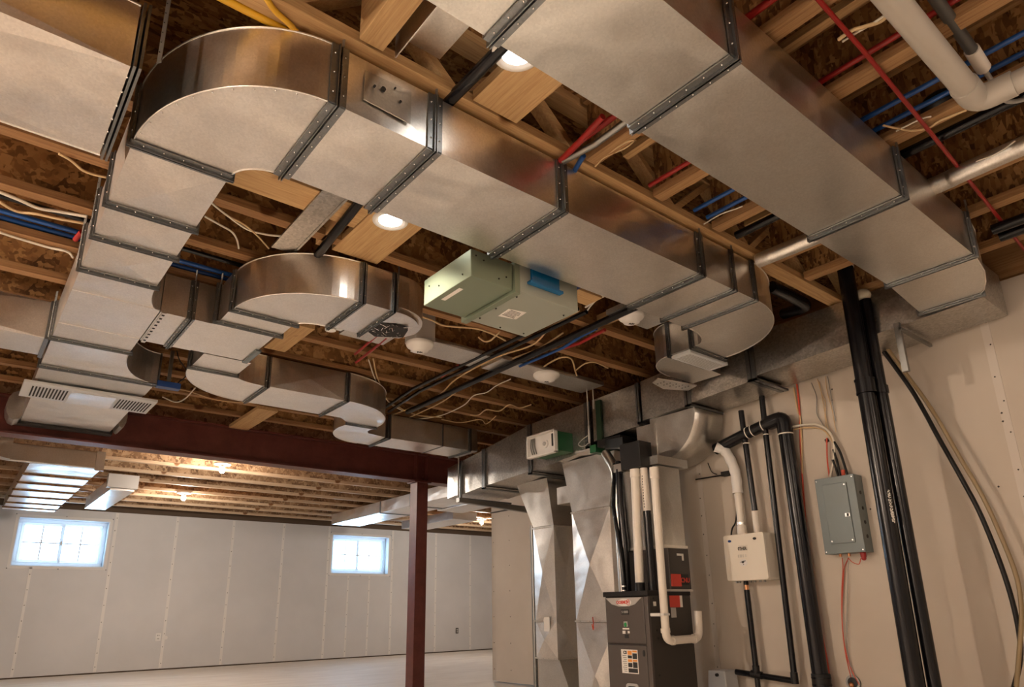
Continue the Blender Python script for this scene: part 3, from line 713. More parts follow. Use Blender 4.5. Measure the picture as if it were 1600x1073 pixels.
# ------------------------------------------------------------------ ducts in the window room
J = thing('rectangular_duct', 'wide duct with cross bands above the left window', 'duct', (0.8, 10, 2.3))
obj('duct_section', MB().box(0.47, 1.08, 8.15, 11.9, 2.30, 2.47), GALV, J)
obj('end_panel', MB().rbox(0.30, 1.02, 8.10, 8.14, 2.30, 2.48, 0.01), GALV2, J)
obj('duct_elbow', MB().prism('y', arc(0.30, 2.42, 0.17, 0.12, 90, 270, 10), 8.0, 8.14), GALV2, J)
obj('end_flange', MB().box(1.02, 1.10, 8.08, 8.10, 2.28, 2.48), GALV2, J)
for y in (8.75, 9.35, 9.9, 10.5, 11.1, 11.6): obj('cross_band', MB().box(0.45, 1.10, y, y+0.06, 2.288, 2.30), WEB, J)
J2 = thing('rectangular_duct', 'small duct stub right of the banded duct, above the left window', 'duct', (1.5, 10.2, 2.3))
obj('duct_section', MB().cross(1.38, 1.64, 9.4, 11.3, 2.30, 2.46, 'y', 0.004), GALV, J2)
obj('end_panel', MB().box(1.33, 1.66, 9.3, 9.4, 2.32, 2.48), GREY, J2)
K = thing('rectangular_duct', 'duct in the window room running behind the red post to the wall', 'duct', (5.4, 9.5, 2.3))
ks = [7.3, 8.6, 9.5, 11.25]
for i in range(3): obj('duct_section', MB().cross(5.08, 5.62, ks[i], ks[i+1], 2.30, 2.475, 'y', 0.004), GALV, K)
for y in ks[1:3]: obj('drive_cleat', MB().box(5.07, 5.63, y-0.01, y+0.01, 2.29, 2.475), FLG, K)
K2 = thing('rectangular_duct', 'flat duct tap right of the red post in the window room', 'duct', (5.9, 8.5, 2.3))
obj('duct_section', MB().box(5.64, 6.1, 7.9, 8.75, 2.28, 2.42), GALV, K2)
K3 = thing('rectangular_duct', 'long flat duct near the wall top, right of the red post', 'duct', (7.0, 10.4, 2.3))
obj('duct_section', MB().cross(6.5, 7.0, 9.6, 11.3, 2.31, 2.45, 'y', 0.004), GALV, K3)
K4 = thing('rectangular_duct', 'silver duct high in the joists behind the bulb nearest the beam', 'duct', (3, 7.4, 2.5))
obj('duct_section', MB().box(2.0, 4.6, 7.36, 7.70, 2.50, 2.74), GALV, K4)
obj('drive_cleat', MB().box(2.6, 2.63, 7.35, 7.71, 2.49, 2.74).box(3.5, 3.53, 7.35, 7.71, 2.49, 2.74), FLG, K4)

# ------------------------------------------------------------------ pale green in-line box unit
ahu = thing('ventilation_unit', 'pale green and grey metal box unit with blue insert under the ceiling', 'ventilation unit', (1.77, 2.24, 2.15))
obj('inlet_box', MB().box(1.475, 1.695, 2.06, 2.425, 2.15, 2.275), SAGE, ahu, bevel=0.003)
obj('flange', MB().box(1.697, 1.722, 2.045, 2.45, 2.135, 2.285).box(1.722, 1.728, 2.05, 2.45, 2.135, 2.29), SAGE, ahu, bevel=0.001)
obj('housing', MB().box(1.73, 2.08, 2.052, 2.435, 2.15, 2.31), SAGE2, ahu, bevel=0.004)
obj('access_cover', MB().box(1.79, 1.955, 2.040, 2.052, 2.205, 2.30), BLUEB, ahu, bevel=0.002)
obj('cover_ledge', MB().box(1.77, 1.965, 2.025, 2.052, 2.197, 2.210), BLUEB, ahu, bevel=0.002)
mb = MB()
for x, y in ((1.75, 2.10), (1.75, 2.25), (1.755, 2.38), (2.05, 2.12), (2.04, 2.40), (1.90, 2.41)): mb.screw((x, y, 2.149), 0.006)
for x, z in ((1.50, 2.25), (1.54, 2.24), (1.66, 2.20), (1.62, 2.18)): mb.screw((x, 2.059, z), 0.005)
for y, z in ((2.12, 2.18), (2.3, 2.2), (2.38, 2.23)): mb.screw((1.474, y, z), 0.005)
obj('screw', mb, DARK, ahu)
obj('rating_label', MB().hexa([(1.80, 2.22, 2.1485), (1.89, 2.20, 2.1485), (1.90, 2.29, 2.1485), (1.81, 2.31, 2.1485), (1.80, 2.22, 2.1495), (1.89, 2.20, 2.1495), (1.90, 2.29, 2.1495), (1.81, 2.31, 2.1495)]), PAPER, ahu)
mb = MB()
for k in range(6): mb.box(1.815, 1.875+0.005*(k % 3), 2.222+0.012*k, 2.226+0.012*k, 2.1478, 2.1484)
obj('label_print', mb, INK, ahu)
obj('handwritten_tag', MB().box(1.50, 1.52, 2.18, 2.32, 2.1485, 2.1495), PAPER, ahu)

# ------------------------------------------------------------------ registers, smoke alarms
rr = thing('ceiling_register', 'small white slotted register under the half-round duct elbow', 'register', (3.30, 2.255, ZB-0.02))
obj('register_frame', MB().box(3.12, 3.49, 2.195, 2.33, ZB-0.022, ZB-0.002), VINYL, rr, bevel=0.003)
mb = MB()
for i in range(20): mb.box(3.145+0.016*i, 3.151+0.016*i, 2.215, 2.31, ZB-0.0235, ZB-0.0222)
obj('louver_slots', mb, GREY, rr)
def alarm(x, y, z, label, r=0.075, base=None):
    t = thing('smoke_alarm', label, 'smoke alarm', (x, y, z), 'ceiling smoke alarms')
    mb = MB(); n = 24; vs = []; fs = []
    prof = [(r*1.0, z), (r*1.02, z-0.012), (r*0.93, z-0.026), (r*0.70, z-0.036), (r*0.62, z-0.05), (r*0.30, z-0.056), (0.001, z-0.057)]
    for q, zc in prof:
        for k in range(n): a = 2*math.pi*k/n; vs.append((x+q*math.cos(a), y+q*math.sin(a), zc))
    for j in range(len(prof)-1):
        for k in range(n): k2 = (k+1) % n; fs.append((j*n+k, (j+1)*n+k, (j+1)*n+k2, j*n+k2))
    mb.add(vs, fs, True); obj('alarm_body', mb, WHITE, t)
    if base: obj('junction_box', MB().box(x-base/2, x+base/2, y-base/2, y+base/2, z, ZS), GREY, t)
    text('ftk', 0.03, (x, y+0.0, z-0.0585), (0.8, -0.6, 0), (-0.6, -0.8, 0), INK, t, bold=0.0008)
alarm(1.98, 3.29, 2.37, 'white smoke alarm on a grey box by the ragged duct end', 0.082, 0.13)
alarm(3.13, 3.44, 2.453, 'white smoke alarm with torn cover on the metal joist pan, nearest the trunk', 0.095)
alarm(2.83, 2.37, 2.453, 'white smoke alarm with crumpled cover beside the big half-round elbow', 0.075)
t = thing('cover_plate', 'small round white ceiling cover left of the smoke alarm', 'cover plate', (1.53, 3.56, 2.44))
obj('disc', MB().cyl((1.53, 3.56, 2.445), (1.53, 3.56, 2.43), 0.032, 18), WHITE, t); obj('stem', MB().box(1.53, 1.60, 3.54, 3.57, 2.445, ZJ), WHITE, t)
for (a, b_, c, d, lb) in ((1.62, 1.92, 3.42, 3.64, 'short metal joist pan left of the grey-boxed smoke alarm'), (2.12, 2.62, 3.40, 3.64, 'metal joist pan right of the grey-boxed smoke alarm'), (2.68, 3.66, 3.38, 3.62, 'long metal joist pan behind the torn smoke alarm'), (2.72, 3.08, 2.30, 2.46, 'short metal joist pan beside the half-round elbow')):
    mb = MB().cross(a, b_, c, d, 2.455, 2.484, 'x', 0.004)
    tag(obj('joist_pan', mb, FOIL), lb, 'joist pan')
tag(obj('joist_pan', MB().box(0.82, 0.985, 0.3, 1.553, ZJ+0.09, ZJ+0.094).box(0.82, 0.824, 0.3, 1.553, ZJ, ZJ+0.09), GALV), 'flat metal joist pan at the top centre, beside the upper lamp', 'joist pan')
tag(obj('joist_pan', MB().box(0.93, 0.94, 2.06, 2.9, ZJ-0.012, ZJ-0.002).box(0.94, 1.03, 2.06, 2.9, ZJ-0.010, ZJ-0.007).box(1.03, 1.04, 2.06, 2.9, ZJ-0.014, ZJ-0.002), GALV3), 'narrow metal channel left of the black pipe inside the first duct bend', 'joist pan')

# ------------------------------------------------------------------ pipes and cables under the ceiling
def pipe(name, pts, r, m_, label, cat, group=None, seg=10):
    return tag(obj(name, MB().tube(pts, r, seg), m_), label, cat, group)
def cable(pts, r, m_, label, group=None, n=6):
    o = obj('cable', MB().tube(smooth(pts, n), r, 6), m_); return tag(o, label, 'cable', group)
pipe('black_pipe', [(1.055, -1.2, 2.486), (1.06, 2.04, 2.486), (1.07, 2.2, 2.462), (1.13, 2.9, 2.462)], 0.021, BLACK, 'black pipe passing over the long middle duct, left of the lamps', 'pipe')
pipe('black_pipe', [(2.745, 2.04, 2.44), (2.80, 4.83, 2.44)], 0.022, BLACK, 'long thick black pipe under the joists, right of the wire bundle', 'pipe')
for dx in (0, 0.07):
    pipe('black_pipe', [(2.53+dx, 2.5, 2.455), (2.535+dx, 4.3, 2.455), (2.62+dx, 4.95, 2.455)], 0.013, BLACK, ('left' if dx == 0 else 'right')+' one of the thin black line pair from the box unit to the beam', 'pipe', 'pair of thin black lines')
pp = thing('drain_pipe', 'thick white pipe turning a corner at the upper right', 'pipe', (1.6, 0.47, 2.42))
obj('pipe_run', MB().tube([(0.6, 0.475, 2.42), (2.34, 0.475, 2.42)], 0.037, 20).tube([(2.40, 0.40, 2.42), (2.46, -1.4, 2.42)], 0.037, 20), PVCG, pp)
obj('pipe_elbow', MB().tube(bend([(2.28, 0.475, 2.42), (2.395, 0.475, 2.42), (2.398, 0.37, 2.42)], 0.06, 6), 0.042, 20), PVCG, pp)
gp = thing('conduit_pipe', 'grey mottled pipe with pale coupling above the thick white pipe', 'pipe', (1.7, 0.42, 2.46))
obj('pipe_run', MB().tube([(0.6, 0.395, 2.50), (2.24, 0.425, 2.50)], 0.018, 12), mat('dull_grey_pipe', (0.10, 0.10, 0.095), 0.35, 0.4), gp)
obj('coupling', MB().tube([(2.24, 0.425, 2.50), (2.36, 0.43, 2.50)], 0.022, 12), PVC, gp)
obj('tail_tube', MB().tube(bend([(2.36, 0.43, 2.50), (2.62, 0.44, 2.50), (2.75, 0.1, 2.50)], 0.05), 0.008, 8), CLEARP, gp)
pipe('sprinkler_pipe', [(0.9, 0.60, 2.47), (1.92, 0.627, 2.47), (2.43, 0.65, 2.47), (4.08, 0.735, 2.47)], 0.0075, REDP, 'thin red line running the full length above the right-hand duct', 'pipe')
for x, m_, w in ((1.60, REDP, 'red'), (2.03, REDP, 'red'), (2.14, REDP, 'red'), (2.335, BLUEP, 'blue'), (2.43, BLUEP, 'blue')):
    which = {1.60: 'red tube in the joists beside the lamp-side gap, leftmost of the red tubes', 2.03: 'red tube crossing over the right-hand duct, middle of the red tubes', 2.14: 'red tube crossing over the right-hand duct, rightmost of the red tubes',
             2.335: 'blue tube crossing over the right-hand duct, left one of the two', 2.43: 'blue tube crossing over the right-hand duct, right one of the two'}[x]
    pipe('water_tube', [(x, -2.5, 2.53), (x, 1.55, 2.53)], 0.012 if x == 1.6 else 0.010, m_, which, 'pipe')
pipe('black_pipe', [(2.62, -2.5, 2.52), (2.66, 1.55, 2.52)], 0.02, BLACK, 'black pipe in the joists just right of the blue tubes', 'pipe')
ex = obj('exhaust_hose', MB().tube(smooth([(2.80, -2.0, 2.45), (2.84, 0.2, 2.45), (2.85, 0.66, 2.45), (2.86, 0.76, 2.452), (2.87, 1.3, 2.46), (2.86, 1.57, 2.46)], 5), 0.036, 14), FOIL); tag(ex, 'silver wrapped round duct crossing above the right-hand duct', 'duct')
mb = MB()
mb.ball((2.50, 0.60, 2.55), 0.055, 10, 1, 1.2, 0.8); tag(obj('pipe_fitting', mb, BLKR), 'black round fitting on a blue tube at the right', 'fitting')
for i, x in enumerate((3.42, 3.52)):
    pipe('black_pipe', [(x, -2.5, 2.44), (x, 0.74, 2.44)], 0.024, BLACK, ('black pipe above the end of the right-hand duct, left one of the pair', 'black pipe above the end of the right-hand duct, one nearest the wall')[i], 'pipe')
pipe('black_pipe', bend([P(1205, 448, 'z', 2.52), P(1235, 462, 'z', 2.52), P(1262, 478, 'z', 2.5), P(1262, 478, 'z', 2.5)+Vector((0.1, 0.2, 0.05))], 0.05), 0.034, BLACK, 'short fat black pipe in the dark behind the half-round elbow', 'pipe')
pipe('gas_pipe', [(-2.0, 1.66, 2.487), (0.7, 1.66, 2.487), (1.5, 1.67, 2.487)], 0.013, YEL, 'yellow gas tube along the pale header at the top left', 'pipe')
pipe('gas_pipe', smooth([(-1.5, 1.3, 2.47), (0.24, 1.50, 2.47), (0.40, 1.56, 2.475), (0.46, 1.60, 2.475), (0.52, 1.62, 2.47), (0.58, 1.66, 2.47)], 5), 0.009, YEL, 'thinner yellow gas tube slanting into the first one at the top left', 'pipe')
for dy, zz2 in ((0.0, 2.555), (0.045, 2.545)):
    pipe('water_tube', [(-2.0, 3.43+dy, zz2), (1.6, 3.46+dy, zz2)], 0.012, BLUEP, ('nearer' if dy == 0 else 'farther')+' blue tube of the pair crossing above the left duct run', 'pipe', 'pair of blue tubes on the left')
pipe('water_tube', [(0.62, 3.53, 2.50), (1.0, 3.52, 2.50)], 0.010, REDP, 'short red tube under the blue pair behind the left duct run', 'pipe')
pipe('black_pipe', [(-2.0, 3.27, 2.54), (1.2, 3.29, 2.54)], 0.012, BLACK, 'black cable line above the blue tube pair on the left', 'pipe')
pipe('red_clip_tube', [P(128, 362, 'z', 2.5), P(118, 374, 'z', 2.5)], 0.012, REDP, 'small red tube end beside the left duct run, by the blue pair', 'pipe')
zc = 2.478
def cb(px, m_, label, r=0.0042, z=zc, group=None): return cable([P(a, b_, 'z', z+0.003*math.sin(a)) for a, b_ in px], r, m_, label, group)
cb([(658, 494), (675, 500), (692, 508), (720, 511), (748, 514), (775, 524), (790, 532)], CABLE, 'cream cable sagging below the green box unit', 0.006)
cb([(748, 527), (757, 533), (766, 532), (775, 524), (781, 518)], CABLE, 'hooked end of cream cable under the box unit', 0.006)
cb([(583, 560), (590, 590), (606, 625), (625, 637), (652, 648), (690, 652)], CABLE, 'cream cable looping right of the lower ducts, front one', 0.005)
cb([(576, 562), (586, 592), (600, 618), (612, 632), (630, 642)], CABW, 'pale cable looping right of the lower ducts, back one', 0.0045)
cb([(612, 648), (631, 641), (683, 619), (714, 591), (775, 558), (831, 539), (861, 511), (905, 485)], CABLE, 'long cream cable running diagonally beside the thin black lines', 0.006)
cb([(640, 652), (690, 628), (730, 600), (790, 565), (840, 545), (880, 520)], CABLE, 'second long cream cable beside the thick black pipe', 0.0055)
cb([(650, 655), (680, 651), (700, 645), (726, 632), (740, 618), (760, 613), (776, 602), (798, 592)], CABW, 'wavy pale cable right of the thick black pipe', 0.0045)
cb([(735, 648), (748, 648), (760, 640), (780, 642), (796, 632), (812, 637), (830, 632)], CABLE, 'wavy cream cable near the trunk top', 0.005)
cb([(690, 655), (720, 660), (750, 655), (760, 662), (775, 650)], CABLE, 'tangled cream cable above the lower duct end', 0.004)
cb([(842, 578), (860, 566), (878, 558), (893, 561), (899, 580), (903, 590)], CABLE, 'cream cable drooping over the torn smoke alarm', 0.006)
cb([(900, 578), (914, 568), (930, 566), (950, 575)], CABLE, 'short cream cable right of the torn smoke alarm', 0.005)
cb([(915, 480), (935, 466), (950, 456), (970, 458), (985, 466)], CABW, 'white cables bunched at the edge of the middle duct', 0.006)
cb([(915, 488), (930, 470), (945, 462), (960, 452)], CABW, 'white cable beside the bunch at the middle duct', 0.005)
cb([(0, 316), (26, 330), (56, 334), (93, 342), (132, 349)], CABLE, 'cream cable at the left edge above the blue tubes', 0.006)
cb([(0, 300), (30, 312), (60, 325), (90, 330), (135, 338)], CABW, 'pale cable along the black line at the left edge', 0.007)
cb([(0, 363), (28, 372), (75, 386), (105, 393), (114, 402)], CABW, 'thick pale cable under the joist at the left edge', 0.006)
cb([(92, 240), (110, 250), (128, 265), (145, 272), (166, 277)], CABLE, 'short cream cable below the upper left duct', 0.005)
cb([(325, 312), (340, 325), (357, 338), (386, 358), (415, 366), (440, 369)], CABW, 'pale cable hanging inside the first bend, upper one', 0.0045)
cb([(320, 338), (345, 352), (362, 362), (370, 374), (373, 388)], CABW, 'pale cable hanging inside the first bend, lower one', 0.0045)
cb([(355, 337), (380, 350), (400, 366), (420, 388)], CABLE, 'brownish cable inside the first bend', 0.004)
cb([(254, 620), (275, 628), (290, 622), (305, 606)], CABW, 'white cable drooping below the lower left duct', 0.005, 2.44)
cb([(240, 605), (290, 610), (340, 625), (400, 630)], CABLE, 'cream cable along the joists near the steel beam', 0.004)
cb([(930, 260), (945, 245), (975, 232), (990, 220), (978, 222), (950, 240), (932, 252)], CABLE, 'coil of cream cable between the two large ducts', 0.004, 2.486)
cb([(902, 236), (940, 228), (975, 215), (995, 205)], CABLE, 'thin cream cable along the joist between the two large ducts', 0.004, 2.52)
cb([(1083, 248), (1092, 258), (1104, 266), (1118, 270)], CABW, 'white cable with clip at the edge of the right-hand duct', 0.004, 2.5)
cb([(1310, 62), (1330, 48), (1350, 42), (1378, 32), (1394, 14)], CABLE, 'loose pale cables beside the thick white pipe', 0.006)
cb([(1316, 65), (1340, 50), (1365, 36), (1385, 22)], CABW, 'thin pale cable beside the thick white pipe', 0.004)
cb([(1380, 196), (1400, 200), (1425, 204), (1450, 200), (1470, 188), (1510, 172)], CABLE, 'cream cable bundle below the black fitting', 0.004)
cb([(1400, 205), (1430, 190), (1445, 184), (1455, 182)], CABW, 'white wire crossing by the black fitting', 0.003)
cb([(1525, 252), (1550, 243), (1570, 232), (1586, 220)], CABW, 'white wire end over the silver round duct', 0.003, 2.42)
cb([(1100, 350), (1125, 335), (1150, 326), (1160, 322)], CABW, 'white wire in the gap beside the right-hand duct', 0.003)
for i, pts in enumerate((((555, 553), (575, 536), (590, 523)), ((556, 566), (580, 548), (604, 527)))):
    pipe('water_tube', [P(a, b_, 'z', 2.46) for a, b_ in pts], 0.009, REDP, ('red tube beside the ragged duct end, left one', 'red tube beside the ragged duct end, right one')[i], 'pipe')
pipe('water_tube', [P(a, b_, 'z', 2.452) for a, b_ in ((812, 572), (850, 556), (880, 543), (910, 524), (932, 513))], 0.010, BLUEP, 'blue tube beside the thick black pipe', 'pipe')
pipe('water_tube', [P(a, b_, 'z', 2.455) for a, b_ in ((882, 543), (905, 536), (920, 528), (945, 515))], 0.012, REDP, 'red tube beside the thick black pipe', 'pipe')
pipe('water_tube', [P(a, b_, 'z', 2.46) for a, b_ in ((690, 588), (718, 570))], 0.010, REDP, 'short red tube over the thin black lines', 'pipe')
pipe('water_tube', [P(a, b_, 'z', 2.46) for a, b_ in ((872, 255), (905, 222), (942, 182))], 0.012, REDP, 'thick bright red tube between the two large ducts', 'pipe')
pipe('water_tube', [P(a, b_, 'z', 2.46) for a, b_ in ((897, 268), (904, 256), (912, 243))], 0.010, BLUEP, 'short blue tube end between the two large ducts', 'pipe')
pipe('conduit', [P(a, b_, 'z', 2.455) for a, b_ in ((880, 252), (930, 225), (985, 185))], 0.013, STRAP, 'dark metal conduit between the two large ducts, below the red tube', 'pipe')

# hangers
def strap(pts, label, w=0.008, m_=STRAP, group='hanger straps'):
    mb = MB(); t = thing('hanger_strap', label, 'hanger', pts[-1], group)
    a, b_ = Vector(pts[0]), Vector(pts[1])
    d = (b_-a); s = Vector((0.6, -0.8, 0))*w*0.5; n = Vector((0.8, 0.6, 0))*0.001
    mb.hexa([a-s-n, a+s-n, a+s+n, a-s+n, b_-s-n, b_+s-n, b_+s+n, b_-s+n])
    obj('strap', mb, m_, t); mb = MB()
    k = max(3, int(d.length/0.03))
    for i in range(1, k): mb.screw(a+d*i/k-Vector((0.003, 0.002, 0)), 0.0022)
    obj('rivet', mb, DARK, t)
HZ = 2.52
for x, y in ((0.665, Y0-0.012), (0.995, Y0-0.012), (1.56, Y0-0.012), (2.41, Y0-0.012), (2.66, Y0-0.012)):
    strap(((x, y, ZB), (x, y, HZ)), {0.665: 'thin strap at the round bend end of the long middle duct', 0.995: 'thin strap rising from the long middle duct beside the upper lamp', 1.56: 'thin strap on the long middle duct by the thick red tube', 2.41: 'thin strap on the long middle duct, before its half-round elbow', 2.66: 'thin strap nearest the half-round elbow of the middle duct'}[x])
for x in (1.43, 2.50, 3.20):
    strap(((x, by0-0.012, ZB), (x, by0-0.012, HZ)), {1.43: 'thin strap on the widest duct at its middle seam, near the top edge', 2.50: 'thin strap on the widest duct where the silver round duct crosses', 3.20: 'thin strap at the wall end of the widest duct'}[x])
for y in (1.74, 2.84, 3.17, 4.13):
    strap(((X0-0.014, y, ZB), (X0-0.014, y, HZ)), {1.74: 'metal strap at the corner of the round bend, beside the upper left duct', 2.84: 'metal strap on the outer side of the left run, above the blue tubes', 3.17: 'metal strap on the outer side of the left run, below the blue tubes', 4.13: 'metal strap on the outer side of the left run by the small stub duct'}[y], 0.014)
for x, y in ((0.742, 3.43), (0.855, 3.39), (1.52, 2.745)):
    strap(((x, y, ZB), (x, y, HZ)), {0.742: 'thin strap on the pale cross duct next to the left run', 0.855: 'thin strap where the cross duct meets the nearer small bend', 1.52: 'thin strap at the open end of the nearer small bend'}[x])
rd = thing('threaded_rod', 'pair of pale rods with a wire loop hanging beside the trunk duct', 'hanger', (3.64, 3.45, 2.02))
a = P(918, 560, 'x', 3.64); b_ = P(921, 690, 'x', 3.64)
obj('rod', MB().tube([(3.64, b_.y, 2.03), (3.64, b_.y, 2.50)], 0.005, 8), GREY, rd); obj('rod', MB().tube([(3.67, b_.y-0.035, 2.3), (3.67, b_.y-0.035, 2.50)], 0.005, 8), GREY, rd)
obj('rod_sleeve', MB().tube([(3.64, b_.y, 2.04), (3.64, b_.y, 2.17)], 0.009, 8), GREY, rd)
obj('wire_loop', MB().tube(smooth([(3.64, b_.y, 2.10), (3.62, b_.y+0.05, 2.07), (3.62, b_.y+0.10, 2.04), (3.63, b_.y+0.06, 2.015), (3.64, b_.y, 2.04)], 6), 0.003, 6), GREY, rd)
ch = thing('trapeze_hanger', 'dark steel channel carrying the left end of the trunk duct', 'hanger', (4.1, 5.33, 1.80))
obj('channel', MB().hexa([(3.66, 5.30, 1.815), (4.75, 5.36, 1.78), (4.75, 5.41, 1.78), (3.66, 5.35, 1.815), (3.66, 5.30, 1.855), (4.75, 5.36, 1.84), (4.75, 5.41, 1.84), (3.66, 5.35, 1.855)]), STRAP, ch)
obj('threaded_rod', MB().tube([(3.67, 5.33, 1.85), (3.67, 5.33, 2.49)], 0.008, 8), STRAP, ch)

pt = P(262, 607, 'z', 2.24)
da = thing('damper_actuator', 'small dark blue actuator beside the curved flare of the left duct', 'actuator', tuple(pt))
obj('actuator_body', MB().box(pt.x-0.07, pt.x+0.07, pt.y-0.03, pt.y+0.03, 2.24, 2.28), BLUEC, da, bevel=0.003)
obj('support_bracket', MB().box(pt.x-0.01, pt.x+0.01, pt.y-0.01, pt.y+0.01, 2.28, 2.50), STRAP, da)
obj('actuator_wire', MB().tube(smooth([(pt.x+0.05, pt.y, 2.28), (pt.x+0.10, pt.y-0.02, 2.36), (pt.x+0.04, pt.y-0.03, 2.44), (pt.x+0.02, pt.y-0.02, 2.50)], 5), 0.004, 6), BLKR, da)
tag(obj('insulation_board', MB().box(2.12, 2.18, 2.02, 2.30, 2.33, 2.484), mat('dark_blue_foam', (0.01, 0.03, 0.14), 0.5)), 'dark blue foam piece at the right end of the green box unit', 'board')
board(2.25, 2.52, 2.30, 2.42, 2.44, 2.483, 'orange-brown wood scrap right of the green box unit', LUMX)
pq = thing('perforated_plate', 'perforated silver end plate under the duct that turns into the trunk', 'plate', (3.38, 2.60, 2.20))
obj('plate', MB().prism('z', [(3.30, 2.585), (3.62, 2.52), (3.66, 2.62), (3.50, 2.70), (3.34, 2.66)], 2.215, 2.222), GALV, pq)
mb = MB()
for a in range(5):
    for b_ in range(3): mb.cyl((3.38+0.05*a, 2.60+0.025*b_-0.01*a, 2.2135), (3.38+0.05*a, 2.60+0.025*b_-0.01*a, 2.2155), 0.005, 8)
obj('punched_holes', mb, DARK, pq)

# ------------------------------------------------------------------ green damper control on the trunk
db = thing('damper_box', 'green and white control box mounted on the trunk duct', 'control box', (3.6, 3.93, 2.0))
obj('housing', MB().box(3.53, 3.695, 3.775, 4.10, 2.01, 2.165), GREEN, db, bevel=0.003)
mb = MB(); w = 0.012
mb.box(3.49, 3.53, 3.77, 3.77+w, 1.99, 2.175).box(3.49, 3.53, 4.105-w, 4.105, 1.99, 2.175).box(3.49, 3.53, 3.77, 4.105, 1.99, 1.99+w).box(3.49, 3.53, 3.77, 4.105, 2.175-w, 2.175).box(3.522, 3.53, 3.77, 4.105, 1.99, 2.175)
obj('front_frame', mb, WHITE, db, bevel=0.002)
obj('dial', MB().cyl((3.505, 3.90, 2.08), (3.522, 3.90, 2.08), 0.032, 20), WHITE, db)
obj('dial_knob', MB().cyl((3.497, 3.90, 2.08), (3.506, 3.90, 2.08), 0.016, 14), GREY, db)
obj('terminal_strip', MB().box(3.515, 3.521, 3.80, 3.83, 2.05, 2.15), INK, db)
mb = MB()
for k in range(3): mb.tube(smooth([(3.515, 4.07-0.02*k, 2.15), (3.51, 4.075-0.025*k, 2.08), (3.515, 4.06-0.025*k, 2.02)], 4), 0.005, 6)
obj('control_wires', mb, STRAP, db)
obj('corner_post', MB().box(3.672, 3.694, 3.44, 3.49, 2.03, 2.36), mat('tinted_green_steel', (0.03, 0.06, 0.035), 0.4, 0.6), db)
obj('underplate', MB().box(3.66, 4.3, 3.56, 3.72, 1.985, 2.00), GREY, db)
cf = thing('support_frame', 'dark painted frame slung under the trunk duct beside the green box', 'frame', (3.9, 3.3, 1.93))
obj('frame_rail', MB().box(3.66, 4.40, 3.50, 3.56, 1.96, 2.02), GREEN, cf, bevel=0.002)
obj('frame_rail', MB().box(3.66, 4.45, 3.25, 3.48, 1.99, 2.045), BLKR, cf, bevel=0.002)
obj('frame_end', MB().box(3.38, 3.50, 2.84, 3.01, 1.705, 1.88), BLKR, cf, bevel=0.002)
obj('frame_arm', MB().hexa([(3.66, 3.40, 1.97), (3.70, 3.44, 1.97), (3.42, 3.02, 1.86), (3.38, 2.98, 1.86), (3.66, 3.40, 2.03), (3.70, 3.44, 2.03), (3.42, 3.02, 1.93), (3.38, 2.98, 1.93)]), BLKR, cf)

# ------------------------------------------------------------------ vertical ducts left of the furnace
def vcross(mb, x0, x1, y0, y1, z0, z1, d=0.01):
    c = [(x0, y0, z0), (x1, y0, z0), (x1, y1, z0), (x0, y1, z0), (x0, y0, z1), (x1, y0, z1), (x1, y1, z1), (x0, y1, z1)]
    for q, o in (((0, 1, 5, 4), (0, -d, 0)), ((1, 2, 6, 5), (d, 0, 0)), ((2, 3, 7, 6), (0, d, 0)), ((3, 0, 4, 7), (-d, 0, 0))):
        mm = sum((Vector(c[i]) for i in q), Vector())/4+Vector(o)
        mb.add([c[i] for i in q]+[mm], [(0, 1, 4), (1, 2, 4), (2, 3, 4), (3, 0, 4)], False)
    mb.add([c[i] for i in (3, 2, 1, 0)], [(0, 1, 2, 3)], False); mb.add([c[i] for i in (4, 5, 6, 7)], [(0, 1, 2, 3)], False); return mb
def vflange(x0, x1, y0, y1, z):
    mb = MB().box(x0-0.008, x1, y0-0.008, y1+0.008, z-0.006, z+0.006); mb.k = 1
    for i in range(4): mb.screw((x0-0.01, y0+(y1-y0)*(i+0.5)/4, z), 0.004)
    return mb
R1_ = thing('return_riser', 'narrow galvanized riser left of the two, next to the partition', 'duct', (4.0, 4.39, 0))
obj('duct_section', vcross(MB(), 3.9, 4.12, 4.26, 4.52, 0.74, 1.50, 0.025), GALV, R1_)
obj('duct_section', vcross(MB(), 3.9, 4.12, 4.26, 4.52, 0.45, 0.74, 0.025), GALV, R1_)
obj('duct_foot', MB().hexa([(3.92, 4.05, 0), (4.3, 4.05, 0), (4.3, 4.52, 0), (3.92, 4.52, 0), (3.92, 4.27, 0.45), (4.12, 4.27, 0.45), (4.12, 4.52, 0.45), (3.92, 4.52, 0.45)]), GALV2, R1_)
for z in (1.50, 0.74, 0.45): obj('flange', vflange(3.9, 4.12, 4.26, 4.52, z), [GALV, SCREW], R1_)
obj('duct_offset', MB().hexa([(3.9, 4.26, 1.51), (4.12, 4.26, 1.51), (4.12, 4.52, 1.51), (3.9, 4.52, 1.51), (3.95, 4.38, 1.93), (4.38, 4.38, 1.93), (4.38, 4.80, 1.93), (3.95, 4.80, 1.93)]), GALV, R1_)
obj('side_tap', MB().box(3.86, 4.05, 3.98, 4.16, 1.66, 1.80), GALV, R1_)
obj('paper_tag', MB().box(3.886, 3.888, 4.33, 4.40, 0.66, 0.77), PAPER, R1_)
R2_ = thing('supply_riser', 'wide galvanized riser with cross-broken panels, left of the furnace', 'duct', (3.9, 3.72, 0))
obj('duct_section', vcross(MB(), 3.8, 3.98, 3.52, 3.93, 0.74, 1.56, 0.035), GALV, R2_)
obj('duct_section', vcross(MB(), 3.8, 3.98, 3.52, 3.93, 0.0, 0.73, 0.035), GALV, R2_)
for z in (1.56, 0.74): obj('flange', vflange(3.8, 3.98, 3.52, 3.93, z), [GALV, SCREW], R2_)
